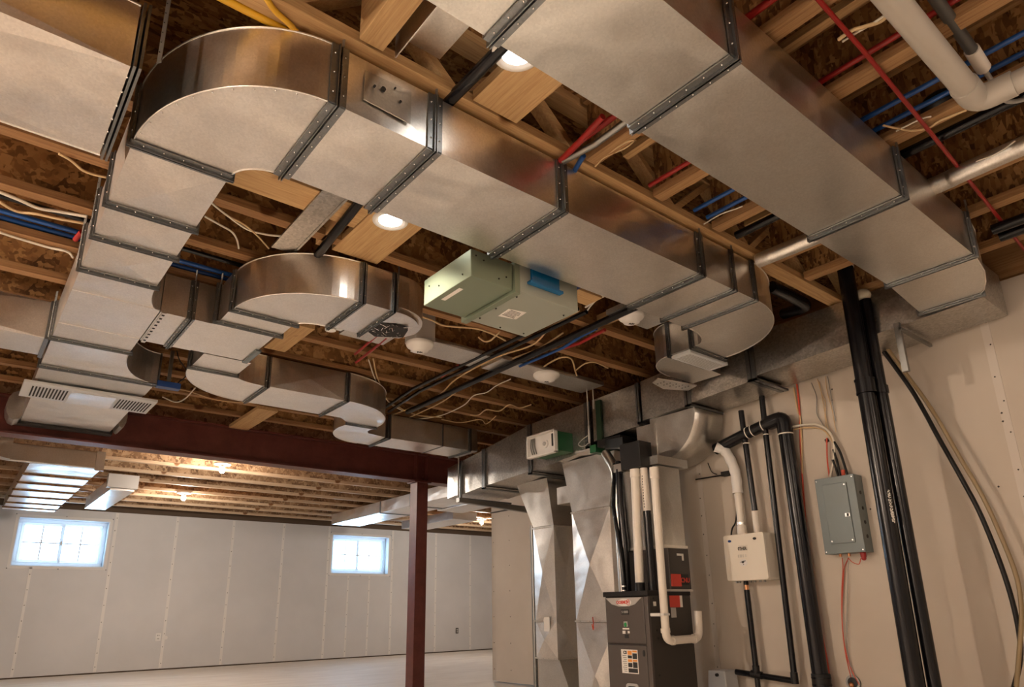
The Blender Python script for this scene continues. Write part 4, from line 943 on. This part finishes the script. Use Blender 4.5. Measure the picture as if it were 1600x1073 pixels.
obj('duct_transition', MB().hexa([(3.8, 3.52, 1.57), (3.98, 3.52, 1.57), (3.98, 3.93, 1.57), (3.8, 3.93, 1.57), (3.78, 3.42, 1.975), (4.3, 3.42, 1.975), (4.3, 4.0, 1.975), (3.78, 4.0, 1.975)]), GALV, R2_)
obj('wire_tie', MB().tube(smooth([(3.785, 3.74, 0.77), (3.78, 3.73, 0.72), (3.785, 3.74, 0.68), (3.78, 3.745, 0.72)], 4), 0.004, 6), REDC, R2_)
pipe('black_pipe', [(4.3, 5.0, 0.0), (4.3, 5.0, 1.60)], 0.022, STRAP, 'dark upright pipe between the partition and the narrow riser', 'pipe')
fp = thing('flue_pipe', 'round galvanized flue between the wide riser and the white pipes', 'pipe', (3.62, 3.27, 0.93))
obj('pipe_run', MB().tube([(3.62, 3.27, 0.9), (3.62, 3.27, 1.62)], 0.032, 18).tube(smooth([(3.62, 3.27, 1.62), (3.62, 3.28, 1.78), (3.66, 3.40, 1.93)], 5), 0.036, 18), GALV2, fp)
for z, r in ((1.615, 0.038), (1.20, 0.036)): obj('pipe_bead', MB().tube([(3.62, 3.27, z), (3.62, 3.27, z+0.018)], r, 18), GALV2, fp)

# ------------------------------------------------------------------ furnace
fu = thing('furnace', 'charcoal furnace cabinet with red oval badge on its light grey collar', 'furnace', (3.5, 2.97, 0))
fx, fy0, fy1, fz = 3.30, 2.79, 3.15, 0.93
obj('cabinet', MB().box(fx+0.01, 3.71, fy0, fy1, 0, fz-0.03), FURD, fu, bevel=0.004)
obj('cabinet_top', MB().box(fx-0.006, 3.71, fy0-0.004, fy1+0.004, fz-0.03, fz), BLKR, fu, bevel=0.003)
obj('upper_door', MB().box(fx-0.004, fx+0.012, fy0+0.035, fy1-0.012, 0.625, fz-0.036), FURN, fu, bevel=0.004)
obj('lower_door', MB().box(fx-0.004, fx+0.012, fy0+0.035, fy1-0.012, 0.05, 0.615), FURN, fu, bevel=0.004)
obj('corner_trim', MB().box(fx-0.006, fx+0.02, fy0, fy0+0.03, 0.0, fz-0.034), FURN, fu, bevel=0.003)
yc = (fy0+fy1)/2+0.01
obj('badge_collar', MB().prism('x', [(fy1-0.02, fz-0.038), (fy0+0.045, fz-0.038), (fy0+0.10, fz-0.078), (yc-0.04, fz-0.090), (yc+0.04, fz-0.090), (fy1-0.07, fz-0.075)], fx-0.008, fx-0.004), GREY, fu)
el = lambda cy, cz, a, b_: [(cy+a*math.cos(2*math.pi*k/24), cz+b_*math.sin(2*math.pi*k/24)) for k in range(24)]
obj('badge_oval', MB().prism('x', el(yc-0.008, fz-0.066, 0.056, 0.022), fx-0.011, fx-0.008), WHITE, fu)
text('OOEMO', 0.026, (fx-0.0115, yc+0.012, fz-0.066), RX, UX, REDL, fu, bold=0.0012, sx=0.9)
mb = MB()
for k in range(20):
    pass
obj('badge_ring', MB().tube([(fx-0.0115, yc-0.040+0.013*math.cos(2*math.pi*k/20), fz-0.066+0.016*math.sin(2*math.pi*k/20)) for k in range(21)], 0.0016, 6), REDL, fu)
text('V', 0.024, (fx-0.0118, yc-0.040, fz-0.066), RX, UX, REDL, fu, bold=0.0012)
obj('display', MB().box(fx-0.008, fx-0.004, yc-0.035, yc+0.025, 0.792, 0.822), INK, fu)
text('51888', 0.022, (fx-0.0085, yc-0.005, 0.807), RX, UX, GREY, fu)
obj('led_plate', MB().box(fx-0.007, fx-0.004, yc-0.02, yc+0.01, 0.722, 0.752), GREY, fu)
obj('status_light', MB().prism('x', el(yc-0.005, 0.733, 0.010, 0.013), fx-0.010, fx-0.006), GREENL, fu)
mb = MB(); mb.box(fx-0.0065, fx-0.004, yc-0.030, yc+0.022, 0.705, 0.714).box(fx-0.0065, fx-0.004, yc+0.002, yc+0.024, 0.680, 0.698).box(fx-0.0065, fx-0.004, yc-0.032, yc-0.018, 0.683, 0.697)
obj('small_labels', mb, PAPER, fu)
obj('data_sticker', MB().box(fx-0.0065, fx-0.004, yc-0.022, yc+0.008, 0.655, 0.677), INK, fu)
st = obj('instruction_sticker', MB().box(fx-0.0065, fx-0.004, fy0+0.105, fy0+0.235, 0.455, 0.59), PAPER, fu)
y0s = fy0+0.105
obj('colour_blocks', MB().box(fx-0.0072, fx-0.0065, y0s+0.045, y0s+0.078, 0.560, 0.583).box(fx-0.0072, fx-0.0065, y0s+0.045, y0s+0.078, 0.520, 0.535).box(fx-0.0072, fx-0.0065, y0s+0.005, y0s+0.040, 0.575, 0.585).box(fx-0.0072, fx-0.0065, y0s+0.005, y0s+0.040, 0.523, 0.533), ORL, st)
mb = MB().box(fx-0.0072, fx-0.0065, y0s+0.045, y0s+0.078, 0.540, 0.557).box(fx-0.0072, fx-0.0065, y0s+0.045, y0s+0.078, 0.490, 0.515).box(fx-0.0072, fx-0.0065, y0s+0.005, y0s+0.040, 0.538, 0.570).box(fx-0.0072, fx-0.0065, y0s+0.005, y0s+0.040, 0.487, 0.520).box(fx-0.0072, fx-0.0065, y0s+0.005, y0s+0.078, 0.460, 0.484)
for k in range(9): mb.box(fx-0.0072, fx-0.0065, y0s+0.088, y0s+0.112+0.008*(k % 3)/2, 0.465+0.011*k, 0.468+0.011*k)
obj('sticker_print', mb, INK, st)
text('CS', 0.024, (fx-0.0075, y0s+0.098, 0.572), RX, UX, INK, st, bold=0.001)
obj('door_latch', MB().prism('x', el(fy0+0.055, 0.572, 0.008, 0.018), fx-0.009, fx-0.004), INK, fu)
obj('view_port', MB().rbox(fx-0.009, fx-0.004, fy0+0.11, fy0+0.21, 0.345, 0.400, 0.02), GREY, fu); obj('view_port_glass', MB().rbox(fx-0.011, fx-0.009, fy0+0.125, fy0+0.195, 0.350, 0.385, 0.015), INK, fu)
mb = MB()
for x, z in ((3.345, 0.885), (3.36, 0.70), (3.365, 0.655), (3.355, 0.45)): mb.cyl((x, fy0-0.002, z), (x, fy0+0.002, z), 0.007, 10)
obj('knockout', mb, INK, fu)
obj('side_switch', MB().box(3.345, 3.365, fy0-0.006, fy0, 0.84, 0.865), PAPER, fu)
# coil cabinet behind/above the furnace
cc = thing('coil_cabinet', 'dark coil cabinet with red warning labels behind the furnace pipes', 'cabinet', (3.65, 2.95, fz))
obj('cabinet', MB().box(3.52, 3.725, 2.785, 3.15, fz, 1.19), FURD, cc, bevel=0.003)
obj('edge_trim', MB().box(3.43, 3.73, 2.78, 2.786, 0.925, 0.938), GREY, cc)
obj('warning_label', MB().box(3.525, 3.62, 2.779, 2.784, 0.955, 1.03), REDL, cc)
obj('warning_label', MB().box(3.625, 3.695, 2.779, 2.784, 0.965, 1.03), INK, cc)
text('CNU', 0.04, (3.66, 2.7785, 0.992), RY, UX, REDL, cc, bold=0.001)
obj('warning_label', MB().box(3.50, 3.60, 2.7885, 2.7895, 0.83, 0.905), REDL, fu)
obj('white_label', MB().box(3.60, 3.625, 2.7885, 2.7895, 0.83, 0.905), PAPER, fu)
obj('grey_label', MB().box(3.505, 3.555, 2.7885, 2.7895, 0.77, 0.828), GREY, fu)
obj('brass_plate', MB().box(3.60, 3.655, 2.780, 2.784, 1.145, 1.158).box(3.65, 3.662, 2.778, 2.784, 1.115, 1.158), WHITE, cc)
pn = thing('supply_plenum', 'plain galvanized plenum box rising from the coil cabinet to the trunk', 'duct', (3.65, 2.95, 1.19))
obj('duct_section', vcross(MB(), 3.50, 3.72, 2.80, 3.14, 1.19, 1.72, 0.004), GALV2, pn)
obj('drive_cleat', MB().box(3.49, 3.73, 2.79, 3.15, 1.195, 1.21), GALV, pn)
obj('plenum_collar', MB().box(3.47, 3.78, 2.77, 3.16, 1.725, 1.78), GALV2, pn)
obj('plenum_neck', MB().box(3.72, 3.98, 2.97, 3.14, 1.78, 2.08), GALV2, pn)
mb = MB().prism('x', arc(2.97, 2.115, 0.335, 0.32, 180, 270, 14)+[(3.02, 1.795), (3.02, 2.115)], 3.73, 4.05)
for q in range(2, len(mb.sm)): mb.sm[q] = True
obj('curved_boot', mb, GALV2, pn)

# pipes rising from the furnace
def stand(name, pts, r, m_, label, cat='pipe'): return tag(obj(name, MB().tube(pts, r, 16), m_), label, cat)
wp1 = thing('vent_pipe', 'thick white pipe standing on the furnace, left of the white ones', 'pipe', (3.42, 2.95, fz))
xq = 3.42
q0, q1 = P(992, 735, 'x', xq), P(1000, 915, 'x', xq)
obj('pipe_run', MB().tube([q1+Vector((0, 0, 0.02)), q0+Vector((0, 0, 0.02))], 0.029, 16), PVC, wp1)
obj('coupling', MB().tube([q0+Vector((0, 0, -0.045)), q0+Vector((0, 0, 0.03))], 0.0335, 16), PVC, wp1)
obj('rubber_boot', MB().tube([(q1.x, q1.y, fz), q1+Vector((0, 0, 0.02))], 0.031, 16), BLKR, wp1)
wp2 = thing('vent_pipe', 'slim pipe on the furnace, white above and black below', 'pipe', (3.44, 2.86, fz))
q0, qm, q1 = P(1006, 735, 'x', 3.44), P(1011, 798, 'x', 3.44), P(1020, 915, 'x', 3.44)
obj('upper_pipe', MB().tube([qm, q0+Vector((0, 0, 0.03))], 0.0235, 16), PVC, wp2)
obj('lower_pipe', MB().tube([(q1.x, q1.y, fz), q1, qm], 0.027, 16), BLACK, wp2)
mb = MB()
for k in range(12): zz_ = qm.z+0.02+0.018*k; mb.box(q0.x-0.0245, q0.x-0.0230, (q0.y+qm.y)/2-0.003, (q0.y+qm.y)/2+0.002, zz_, zz_+0.01)
obj('printed_line', mb, INK, wp2)
wp3 = thing('vent_pipe', 'white pipe looping in front of the furnace side and up to the wall', 'pipe', (3.5, 2.70, 0.65))
yl = 2.72
a0 = P(1022, 735, 'y', yl); a1 = P(1040, 985, 'y', yl); a2 = P(1088, 1000, 'y', yl); 
a1b = Vector((a1.x, yl, a2.z+0.008)); a2b = Vector((a2.x+0.03, yl, a2.z+0.01))
path = bend([a0+Vector((0, 0, 0.02)), a1b, a2b, a2b+Vector((0.012, 0, 0.16))], 0.05, 6)
obj('pipe_run', MB().tube(path, 0.024, 16), PVC, wp3)
for ca, cb_, cr in ((a0+Vector((0, 0, -0.05)), a0+Vector((0, 0, 0.02)), 0.029), (a1b+Vector((-.002, 0, 0.07)), a1b+Vector((0, 0, 0.045)), 0.028), (a1b+Vector((0.05, 0, 0)), a1b+Vector((0.068, 0, 0)), 0.028), (a2b+Vector((-0.06, 0, 0)), a2b+Vector((-0.045, 0, 0)), 0.028)):
    obj('coupling', MB().tube([ca, cb_], cr, 16), PVC, wp3)
obj('pipe_clamp', MB().box(a1.x-0.035, a1.x+0.022, yl-0.024, yl+0.064, 0.785, 0.797).cyl((a1.x-0.05, yl+0.06, 0.79), (a1.x-0.035, yl, 0.79), 0.01, 10), WHITE, wp3)
q0, q1 = P(965, 750, 'x', 3.52), P(977, 916, 'x', 3.44)
t = thing('vent_pipe', 'pair of black pipes at the back left corner of the furnace', 'pipe', (3.46, 3.1, fz))
obj('pipe_run', MB().tube([(3.47, 3.10, fz), (3.47, 3.10, 1.25), (3.48, 3.12, 1.5), (3.50, 3.13, 1.80)], 0.027, 14), BLACK, t)
obj('pipe_run', MB().tube([(3.42, 3.085, fz), (3.42, 3.09, 1.15), (3.47, 3.18, 1.5), (3.52, 3.19, 1.80)], 0.014, 14), BLACK, t)
obj('hose_clamp', MB().tube([(3.42, 3.085, fz+0.03), (3.42, 3.085, fz+0.04)], 0.016, 14).tube([(3.42, 3.085, fz+0.005), (3.42, 3.085, fz+0.012)], 0.016, 14), SCREW, t)

# ------------------------------------------------------------------ right wall: heater, panel, pipes
h = thing('water_heater', 'cream tankless water heater box hung on the right wall', 'water heater', (4.0, 2.51, 0.98))
ha, hb = P(1133, 838, 'x', 3.95), P(1206, 904, 'x', 3.95)
y1h, y0h, z1h, z0h = 2.665, 2.37, 1.275, 0.985
def rbx(x0, x1, y0, y1, z0, z1): return MB().rbox(x0, x1, y0, y1, z0, z1, 0.014, 4)
obj('case', rbx(3.96, XW, y0h, y1h, z0h, z1h), CREAM, h, bevel=0.005)
obj('front_cover', rbx(3.945, 3.96, y0h, y1h, z0h, z1h), CREAM, h, bevel=0.004)
def onface(px, py): return P(px, py, 'x', 3.945)
for px, py in ((1140, 845.5), (1179, 841)):
    c = onface(px, py); obj('mount_cap', MB().prism('x', el(c.y, c.z, 0.012, 0.008), 3.942, 3.945), BLUEC if px < 1160 else INK, h)
c = onface(1160, 856); obj('name_plate', MB().box(3.943, 3.945, c.y-0.035, c.y+0.028, c.z-0.018, c.z+0.018), mat('pale_plate', (0.72, 0.67, 0.59), 0.4), h)
text('0THER.', 0.028, (3.9425, c.y-0.001, c.z-0.004), RX, UX, INK, h, bold=0.0008, sx=0.75)
c = onface(1160, 868); mb = MB()
for dy, w in ((0.028, .004), (0.008, .010), (-0.008, .004), (-0.026, .004)): mb.box(3.943, 3.945, c.y+dy-w/2, c.y+dy+w, c.z-0.01, c.z+0.008)
obj('key_pad', mb, mat('faint_grey_print', (0.62, 0.58, 0.52), 0.5), h)
c = onface(1161, 878); obj('round_plate', MB().prism('x', el(c.y-0.003, c.z-0.004, 0.028, 0.022), 3.9435, 3.945), WHITE, h)
obj('emblem', MB().prism('x', [(c.y+0.022, c.z-0.002), (c.y-0.022, c.z+0.005), (c.y-0.020, c.z+0.009), (c.y, c.z+0.008)], 3.9425, 3.9435).prism('x', el(c.y, c.z, 0.009, 0.007), 3.9425, 3.9435).prism('x', el(c.y-0.003, c.z-0.014, 0.003, 0.003), 3.9425, 3.9435), INK, h)
mb = MB()
for y in (2.63, 2.61, 2.53, 2.50, 2.46, 2.43): mb.cyl((4.0, y, z0h-0.012), (4.0, y, z0h), 0.008, 8)
obj('port', mb, STRAP, h)
def wallpipe(name, pts, r, m_, label, seg=14): return tag(obj(name, MB().tube(pts, r, seg), m_), label, 'pipe')
XP = 4.02
vp = thing('vent_pipe', 'white ribbed vent elbow rising from the heater to the trunk', 'pipe', (XP, 2.58, z1h))
v0, v1, v2, v3 = P(1160, 833, 'x', XP), P(1154, 770, 'x', XP), P(1148, 735, 'x', XP), P(1134, 706, 'x', XP)
obj('pipe_run', MB().tube([(XP, v0.y, z1h), (XP, v0.y, v1.z)], 0.024, 18), PVC, vp)
obj('coupling', MB().tube([(XP, v0.y, z1h), (XP, v0.y, z1h+0.06)], 0.032, 18), PVC, vp)
obj('clamp_band', MB().tube([(XP, v0.y, z1h+0.065), (XP, v0.y, z1h+0.085)], 0.027, 18), SCREW, vp)
pth = smooth([(XP, v0.y, v1.z), (XP, v0.y+0.005, v2.z), v3, v3+Vector((-0.04, 0.05, 0.04))], 6)
rads = [0.033+0.003*((i % 3) == 0) for i in range(len(pth))]
obj('ribbed_elbow', MB().tube(pth, rads, 18), WHITE, vp)
va = thing('vent_pipe', 'slim pipe into the heater top, black with a white sleeve', 'pipe', (XP, 2.47, z1h))
obj('upper_pipe', MB().tube([(XP, 2.455, 1.42), (XP, 2.47, 2.10)], 0.019, 14), BLACK, va)
obj('sleeve', MB().tube([(XP, 2.455, z1h), (XP, 2.455, 1.42)], 0.021, 14), PVC, va)
hd = thing('drain_header', 'black horizontal pipe with tees along the wall under the trunk', 'pipe', (XP, 2.35, 1.9))
obj('pipe_run', MB().tube([(XP, 2.70, 1.875), (XP, 2.45, 1.935), (XP, 2.19, 1.99)], 0.039, 16), BLACK, hd)
obj('pipe_elbow', MB().tube(bend([(XP, 2.28, 1.97), (XP, 2.175, 1.985), (XP, 2.175, 1.88)], 0.05, 6), 0.048, 16), BLACK, hd)
for y in (2.44, 2.40, 2.32, 2.235): z = 1.935+(2.45-y)*0.21; obj('joint_ring', MB().tube([(XP, y+0.003, z), (XP, y-0.003, z+0.001)], 0.0405, 16), PVC, hd)
for y, z, r in ((2.46, 1.87, .022), (2.31, 1.90, .019), (2.175, 1.875, .048)): obj('joint_ring', MB().tube([(XP, y, z-0.004), (XP, y, z+0.003)], r, 16), PVC, hd)
wallpipe('black_pipe', [(XP, 2.325, 0.40), (XP, 2.31, 1.93), (XP, 2.305, 2.17)], 0.0185, BLACK, 'slim black pipe running the wall height just right of the heater')
wallpipe('black_pipe', [(XP, 2.16, 0.0), (XP, 2.175, 1.88)], 0.045, BLACK, 'thick black pipe on the wall between heater and electrical panel')
t = thing('pipe_hub', 'ribbed black coupling at the foot of the thick wall pipe', 'fitting', (XP, 2.16, 0.36))
obj('hub', MB().tube([(XP, 2.16, 0.36), (XP, 2.16, 0.45)], 0.053, 18), BLKR, t); obj('clamp_band', MB().tube([(XP, 2.16, 0.385), (XP, 2.16, 0.395)], 0.0545, 18).tube([(XP, 2.16, 0.425), (XP, 2.16, 0.433)], 0.0545, 18), BLACK, t)
gl = thing('gas_line', 'black pipe with brass union under the heater, joining a floor-level run', 'pipe', (XP, 2.57, 0.35))
obj('pipe_run', MB().tube([(XP, 2.575, 0.42), (XP, 2.578, 0.93)], 0.018, 14), BLACK, gl)
obj('union', MB().tube([(XP, 2.578, 0.93), (XP, 2.578, 0.965)], 0.013, 12), COPPER, gl)
obj('heater_nipple', MB().tube([(XP, 2.578, 0.96), (XP, 2.578, 0.985)], 0.015, 12), BLKR, gl)
obj('cross_run', MB().tube([(XP, 2.72, 0.43), (XP, 2.325, 0.40)], 0.018, 14), BLACK, gl)
obj('tee', MB().tube([(XP, 2.61, 0.425), (XP, 2.54, 0.418)], 0.023, 14).tube([(XP, 2.575, 0.42), (XP, 2.575, 0.475)], 0.022, 14).tube([(XP, 2.575, 0.0), (XP, 2.575, 0.42)], 0.016, 14), BLKR, gl)
obj('elbow', MB().tube([(XP, 2.325, 0.385), (XP, 2.325, 0.45)], 0.022, 14), BLKR, gl)
wt = thing('condensate_pump', 'pale grey box at the wall foot, joined to the black cross pipe', 'pump', (3.95, 2.78, 0.2))
obj('case', MB().hexa([(3.9, 2.72, 0), (4.06, 2.72, 0), (4.06, 2.90, 0), (3.9, 2.90, 0), (3.92, 2.735, 0.44), (4.05, 2.735, 0.44), (4.05, 2.86, 0.44), (3.92, 2.86, 0.44)]), mat('pale_blue_grey_plastic', (0.55, 0.57, 0.60), 0.4), wt, bevel=0.006)
obj('dial', MB().cyl((3.905, 2.79, 0.415), (3.92, 2.79, 0.415), 0.01, 10), INK, wt)
# fixed bracket with hook on the wall
br = thing('wall_bracket', 'small dark angle bracket with cable on the wall above the heater', 'bracket', (4.05, 2.85, 1.78))
c0, c1 = P(1087, 749, 'x', 4.08), P(1135, 741, 'x', 4.08)
obj('arm', MB().tube([c0, c1], 0.005, 6), BLKR, br); obj('knuckle', MB().box(4.06, 4.10, c1.y-0.03, c1.y+0.03, c1.z-0.01, c1.z+0.02), BLKR, br)
tag(obj('cable', MB().tube(smooth([P(a, b_, 'x', 4.085) for a, b_ in ((1106, 723), (1112, 737), (1120, 741))], 4), 0.003, 6), BLKR), 'short dark cable dangling onto the wall bracket', 'cable')
tag(obj('cable', MB().tube(smooth([P(a, b_, 'x', 4.06) for a, b_ in ((1142, 842), (1144, 826), (1150, 812), (1152, 770), (1147, 748))], 5), 0.006, 6), BLKR), 'dark hose behind the white vent pipe into the heater', 'cable')

# electrical panel
ep = thing('electrical_panel', 'grey-blue electrical panel with hinged door on the right wall', 'electrical panel', (4.05, 1.9, 1.11))
py1, py0, pz0, pz1 = 2.02, 1.785, 1.112, 1.555
obj('case', MB().box(4.005, XW, py0, py1, pz0, pz1), PANEL, ep, bevel=0.002)
obj('front_cover', MB().box(3.997, 4.005, py0, py1, pz0, pz1), PANEL, ep, bevel=0.002)
obj('door', MB().box(3.990, 3.997, py0+0.045, py1-0.045, pz0+0.055, pz1-0.04), PANEL, ep, bevel=0.003)
obj('door_latch', MB().box(3.987, 3.990, py0+0.05, py0+0.078, 1.315, 1.335), SCREW, ep); obj('latch_slot', MB().box(3.9855, 3.987, py0+0.056, py0+0.068, 1.317, 1.333), INK, ep)
mb = MB()
for y in (py0+0.012, py1-0.012):
    for z in (pz0+0.012, pz1-0.015): mb.cyl((3.994, y, z), (3.997, y, z), 0.004, 8)
for y, z in ((py0+0.058, pz0+0.07), (py1-0.058, pz0+0.07), (py0+0.058, pz1-0.055)): mb.cyl((3.987, y, z), (3.990, y, z), 0.005, 8)
obj('cover_screw', mb, SCREW, ep)
mb = MB()
for z in (1.20, 1.28, 1.36, 1.45): mb.cyl((4.05, py0-0.002, z), (4.05, py0, z), 0.011, 12)
obj('knockout', mb, BLKR, ep)
t = thing('cable_gland', 'row of red cable glands under the electrical panel', 'gland', (4.05, 1.87, 1.08))
obj('large_gland', MB().cyl((4.04, 1.82, 1.085), (4.04, 1.82, 1.112), 0.016, 12).ball((4.04, 1.82, 1.08), 0.014, 8), REDP, t)
obj('small_gland', MB().cyl((4.04, 1.90, 1.095), (4.04, 1.90, 1.112), 0.008, 10).cyl((4.04, 1.95, 1.095), (4.04, 1.95, 1.112), 0.008, 10), COPPER, t)
def wc(px, m_, label, r=0.003, x=4.085, cat='cable', group=None): return tag(obj('cable', MB().tube(smooth([P(a, b_, 'x', x) for a, b_ in px], 6), r, 6), m_), label, cat, group)
wc([(1316, 871), (1317, 890), (1315, 930), (1316, 975), (1321, 1020), (1330, 1060)], REDC, 'thin red wire dropping from the panel, left one', 0.0028)
wc([(1326, 871), (1320, 885), (1318, 900), (1315.5, 960), (1320, 1010), (1330, 1045), (1343, 1070)], REDC, 'thin red wire dropping from the panel, right one', 0.0028)
wc([(1325, 871), (1324.5, 920), (1323, 980), (1325, 1020), (1333, 1060)], STRAP, 'thin grey wire dropping from the panel beside the red ones', 0.0022)
wc([(1326, 872), (1332, 878), (1342, 881), (1345, 872)], REDC, 'short red wire looping to the big gland', 0.0024, 4.06)
bx_ = thing('outlet_ring', 'round dark wall box at the bottom with red wires going in', 'wall box', tuple(P(1333, 1066, 'x', 4.09)))
c = P(1333, 1066, 'x', 4.09)
obj('ring', MB().cyl((4.085, c.y, c.z), (4.10, c.y, c.z), 0.04, 20), STRAP, bx_); obj('insert', MB().cyl((4.082, c.y, c.z), (4.086, c.y, c.z), 0.028, 18), INK, bx_); obj('wire_stub', MB().ball((4.075, c.y+0.005, c.z-0.012), 0.014, 6), COPPER, bx_)
wc([(1232, 668), (1260, 663), (1280, 664), (1295, 674), (1303, 690), (1303, 715), (1297, 745)], CABW, 'pale cable arching from the black pipe into the panel top, front one', 0.0075, 4.06)
wc([(1232, 672), (1262, 668), (1285, 671), (1298, 684), (1305, 700)], CABLE, 'cream cable arching beside the pale one', 0.005, 4.075)
wc([(1303, 690), (1312, 705), (1318, 722), (1324, 742)], BLKR, 'black cable into the panel top, right one', 0.008, 4.06)
wc([(1302, 702), (1308, 722), (1313, 744)], BLKR, 'black cable into the panel top, middle one', 0.008, 4.06)
wc([(1301, 718), (1306, 732), (1310, 744)], BLKR, 'short black cable into the panel top', 0.007, 4.055)
wc([(1292, 684), (1292, 700), (1293, 722), (1296, 745)], REDC, 'brown-red cable into the panel top', 0.005, 4.07)
wc([(1317, 734), (1318, 745)], REDC, 'red bushing stub on the panel top', 0.012, 4.05)
WL = ('thin dark wire down the wall from trunk to panel, left of the middle', 'leftmost thin wire slack on the wall above the panel', 'straight thin wire above the panel, second from the right', 'rightmost thin wire down the wall above the panel', 'middle tan wire down the wall above the panel')
for i, pts in enumerate((((1277, 592), (1284, 615), (1290, 630), (1289, 650), (1292, 680)), ((1268, 598), (1276, 620), (1276, 645), (1284, 660), (1295, 680)), ((1290, 588), (1292, 610), (1300, 640), (1306, 675)), ((1293, 588), (1298, 615), (1306, 658)), ((1280, 596), (1292, 660), (1296, 678)))):
    wc(pts, STRAP if i % 2 else CABLE, WL[i], 0.0025)
wc([(1245, 600), (1249, 640), (1251, 700), (1256, 780), (1262, 850), (1270, 900), (1280, 970), (1292, 1030), (1298, 1073)], REDC, 'orange-red cable on the wall beside the thick black pipe', 0.006, 4.09)
wc([(1240, 605), (1246, 640), (1251, 660), (1254, 740)], CABLE, 'tan cable on the wall above the orange-red cable', 0.006, 4.09)
wc([(1293, 690), (1291, 686)], INK, 'black staple knob on the wall above the panel', 0.012, 4.09)

# foreground black pipes
xf = 3.60
fp1 = thing('soil_pipe', 'tall thick black pipe in front of the trunk, left of the pair', 'pipe', (xf, 1.50, 0))
ya = P(1327, 440, 'x', xf).y; yb_ = P(1431, 1073, 'x', xf).y; ym = (ya+yb_)/2
obj('pipe_run', MB().tube([(xf, ym+0.01, 0.0), (xf, ym, 2.68)], 0.042, 24), BLACK, fp1)
obj('coupling', MB().tube([(xf, ym, 1.885), (xf, ym, 1.965)], 0.049, 24), BLACK, fp1)
for z in (1.885, 1.957): obj('coupling_ridge', MB().tube([(xf, ym, z), (xf, ym, z+0.008)], 0.0515, 24), BLACK, fp1)
obj('top_collar', MB().tube([(xf, ym, 2.615), (xf, ym, 2.70)], 0.045, 24), PVC, fp1)
mb = MB(); 
for k in range(150):
    z = random.uniform(1.21, 1.37); a = math.radians(229+random.uniform(-9, 9))
    mb.screw((xf+0.043*math.cos(a), ym+0.043*math.sin(a), z), 0.0028)
obj('primer_splatter', mb, PAPER, fp1)
fp2 = thing('soil_pipe', 'thinner black pipe beside the tall thick one, right of the pair', 'pipe', (xf+0.06, 1.40, 0))
ya = P(1362, 520, 'x', xf+0.06).y; yb_ = P(1459, 1073, 'x', xf+0.06).y; ym2 = (ya+yb_)/2
obj('pipe_run', MB().tube([(xf+0.06, ym2, 0.0), (xf+0.06, ym2, 2.42)], 0.030, 20), BLACK, fp2)
obj('coupling', MB().tube([(xf+0.06, ym2, 1.885), (xf+0.06, ym2, 1.925)], 0.036, 20), BLACK, fp2)
obj('foam_plug', MB().ball((xf+0.06, ym2+0.01, 2.45), 0.038, 8, 1, 1.2, 1.0), FOAM, fp2)
# strut leg and diagonal under the trunk
sh = thing('strut_hanger', 'thin steel strut and arm under the trunk end, right of the black pipes', 'hanger', (3.72, 1.29, 1.98))
c0, c1 = P(1403, 505, 'x', 3.69), P(1416, 582, 'x', 3.69)
obj('strut', MB().box(3.66, 3.685, 1.275, 1.305, c1.z, 2.24), STRAP, sh); obj('cross_arm', MB().box(3.66, 4.06, 1.27, 1.285, 2.195, 2.212), STRAP, sh)
# hanging hoses
wc([(1376, 528), (1392, 552), (1420, 590), (1456, 640), (1500, 715), (1535, 775), (1565, 840), (1588, 900), (1596, 950), (1594, 1000), (1588, 1073)], HOSE, 'long tan hose drooping down the right wall, outer one', 0.011, 3.98)
wc([(1378, 545), (1400, 575), (1430, 618), (1470, 690), (1505, 752), (1535, 810), (1570, 900), (1590, 975), (1594, 1030), (1580, 1090)], BLKR, 'long dark hose drooping down the right wall, inner one', 0.012, 4.0)

# ------------------------------------------------------------------ outlets on the window wall
def outlet(px, py, label, dark=False):
    c = P(px, py, 'y', YW); t = thing('wall_outlet', label, 'outlet', (c.x, YW-0.01, c.z))
    if not dark:
        obj('cover_plate', MB().box(c.x-0.04, c.x+0.04, YW-0.008, YW-0.003, c.z-0.06, c.z+0.06), WHITE, t, bevel=0.002)
        mb = MB()
        for dz in (-0.025, 0.025): mb.box(c.x-0.014, c.x-0.006, YW-0.010, YW-0.008, c.z+dz-0.008, c.z+dz+0.008).box(c.x+0.006, c.x+0.014, YW-0.010, YW-0.008, c.z+dz-0.008, c.z+dz+0.008)
        obj('socket_slots', mb, INK, t)
    else:
        obj('device_box', MB().box(c.x-0.035, c.x+0.035, YW-0.006, YW-0.003, c.z-0.055, c.z+0.055), INK, t)
        obj('receptacle', MB().box(c.x-0.02, c.x+0.02, YW-0.012, YW-0.006, c.z-0.04, c.z-0.005).box(c.x-0.02, c.x+0.02, YW-0.012, YW-0.006, c.z+0.005, c.z+0.04), GREY, t)
outlet(247, 995, 'white outlet on the far wall below and right of the left window')
outlet(714, 985, 'uncovered dark outlet box on the far wall right of the red post', True)
t = thing('cable_cover', 'small round white cap on the far wall beside the white outlet', 'cap', tuple(P(259, 996, 'y', YW)))
c = P(259, 996, 'y', YW); obj('disc', MB().cyl((c.x, YW-0.006, c.z), (c.x, YW, c.z), 0.028, 14), TAPE, t)
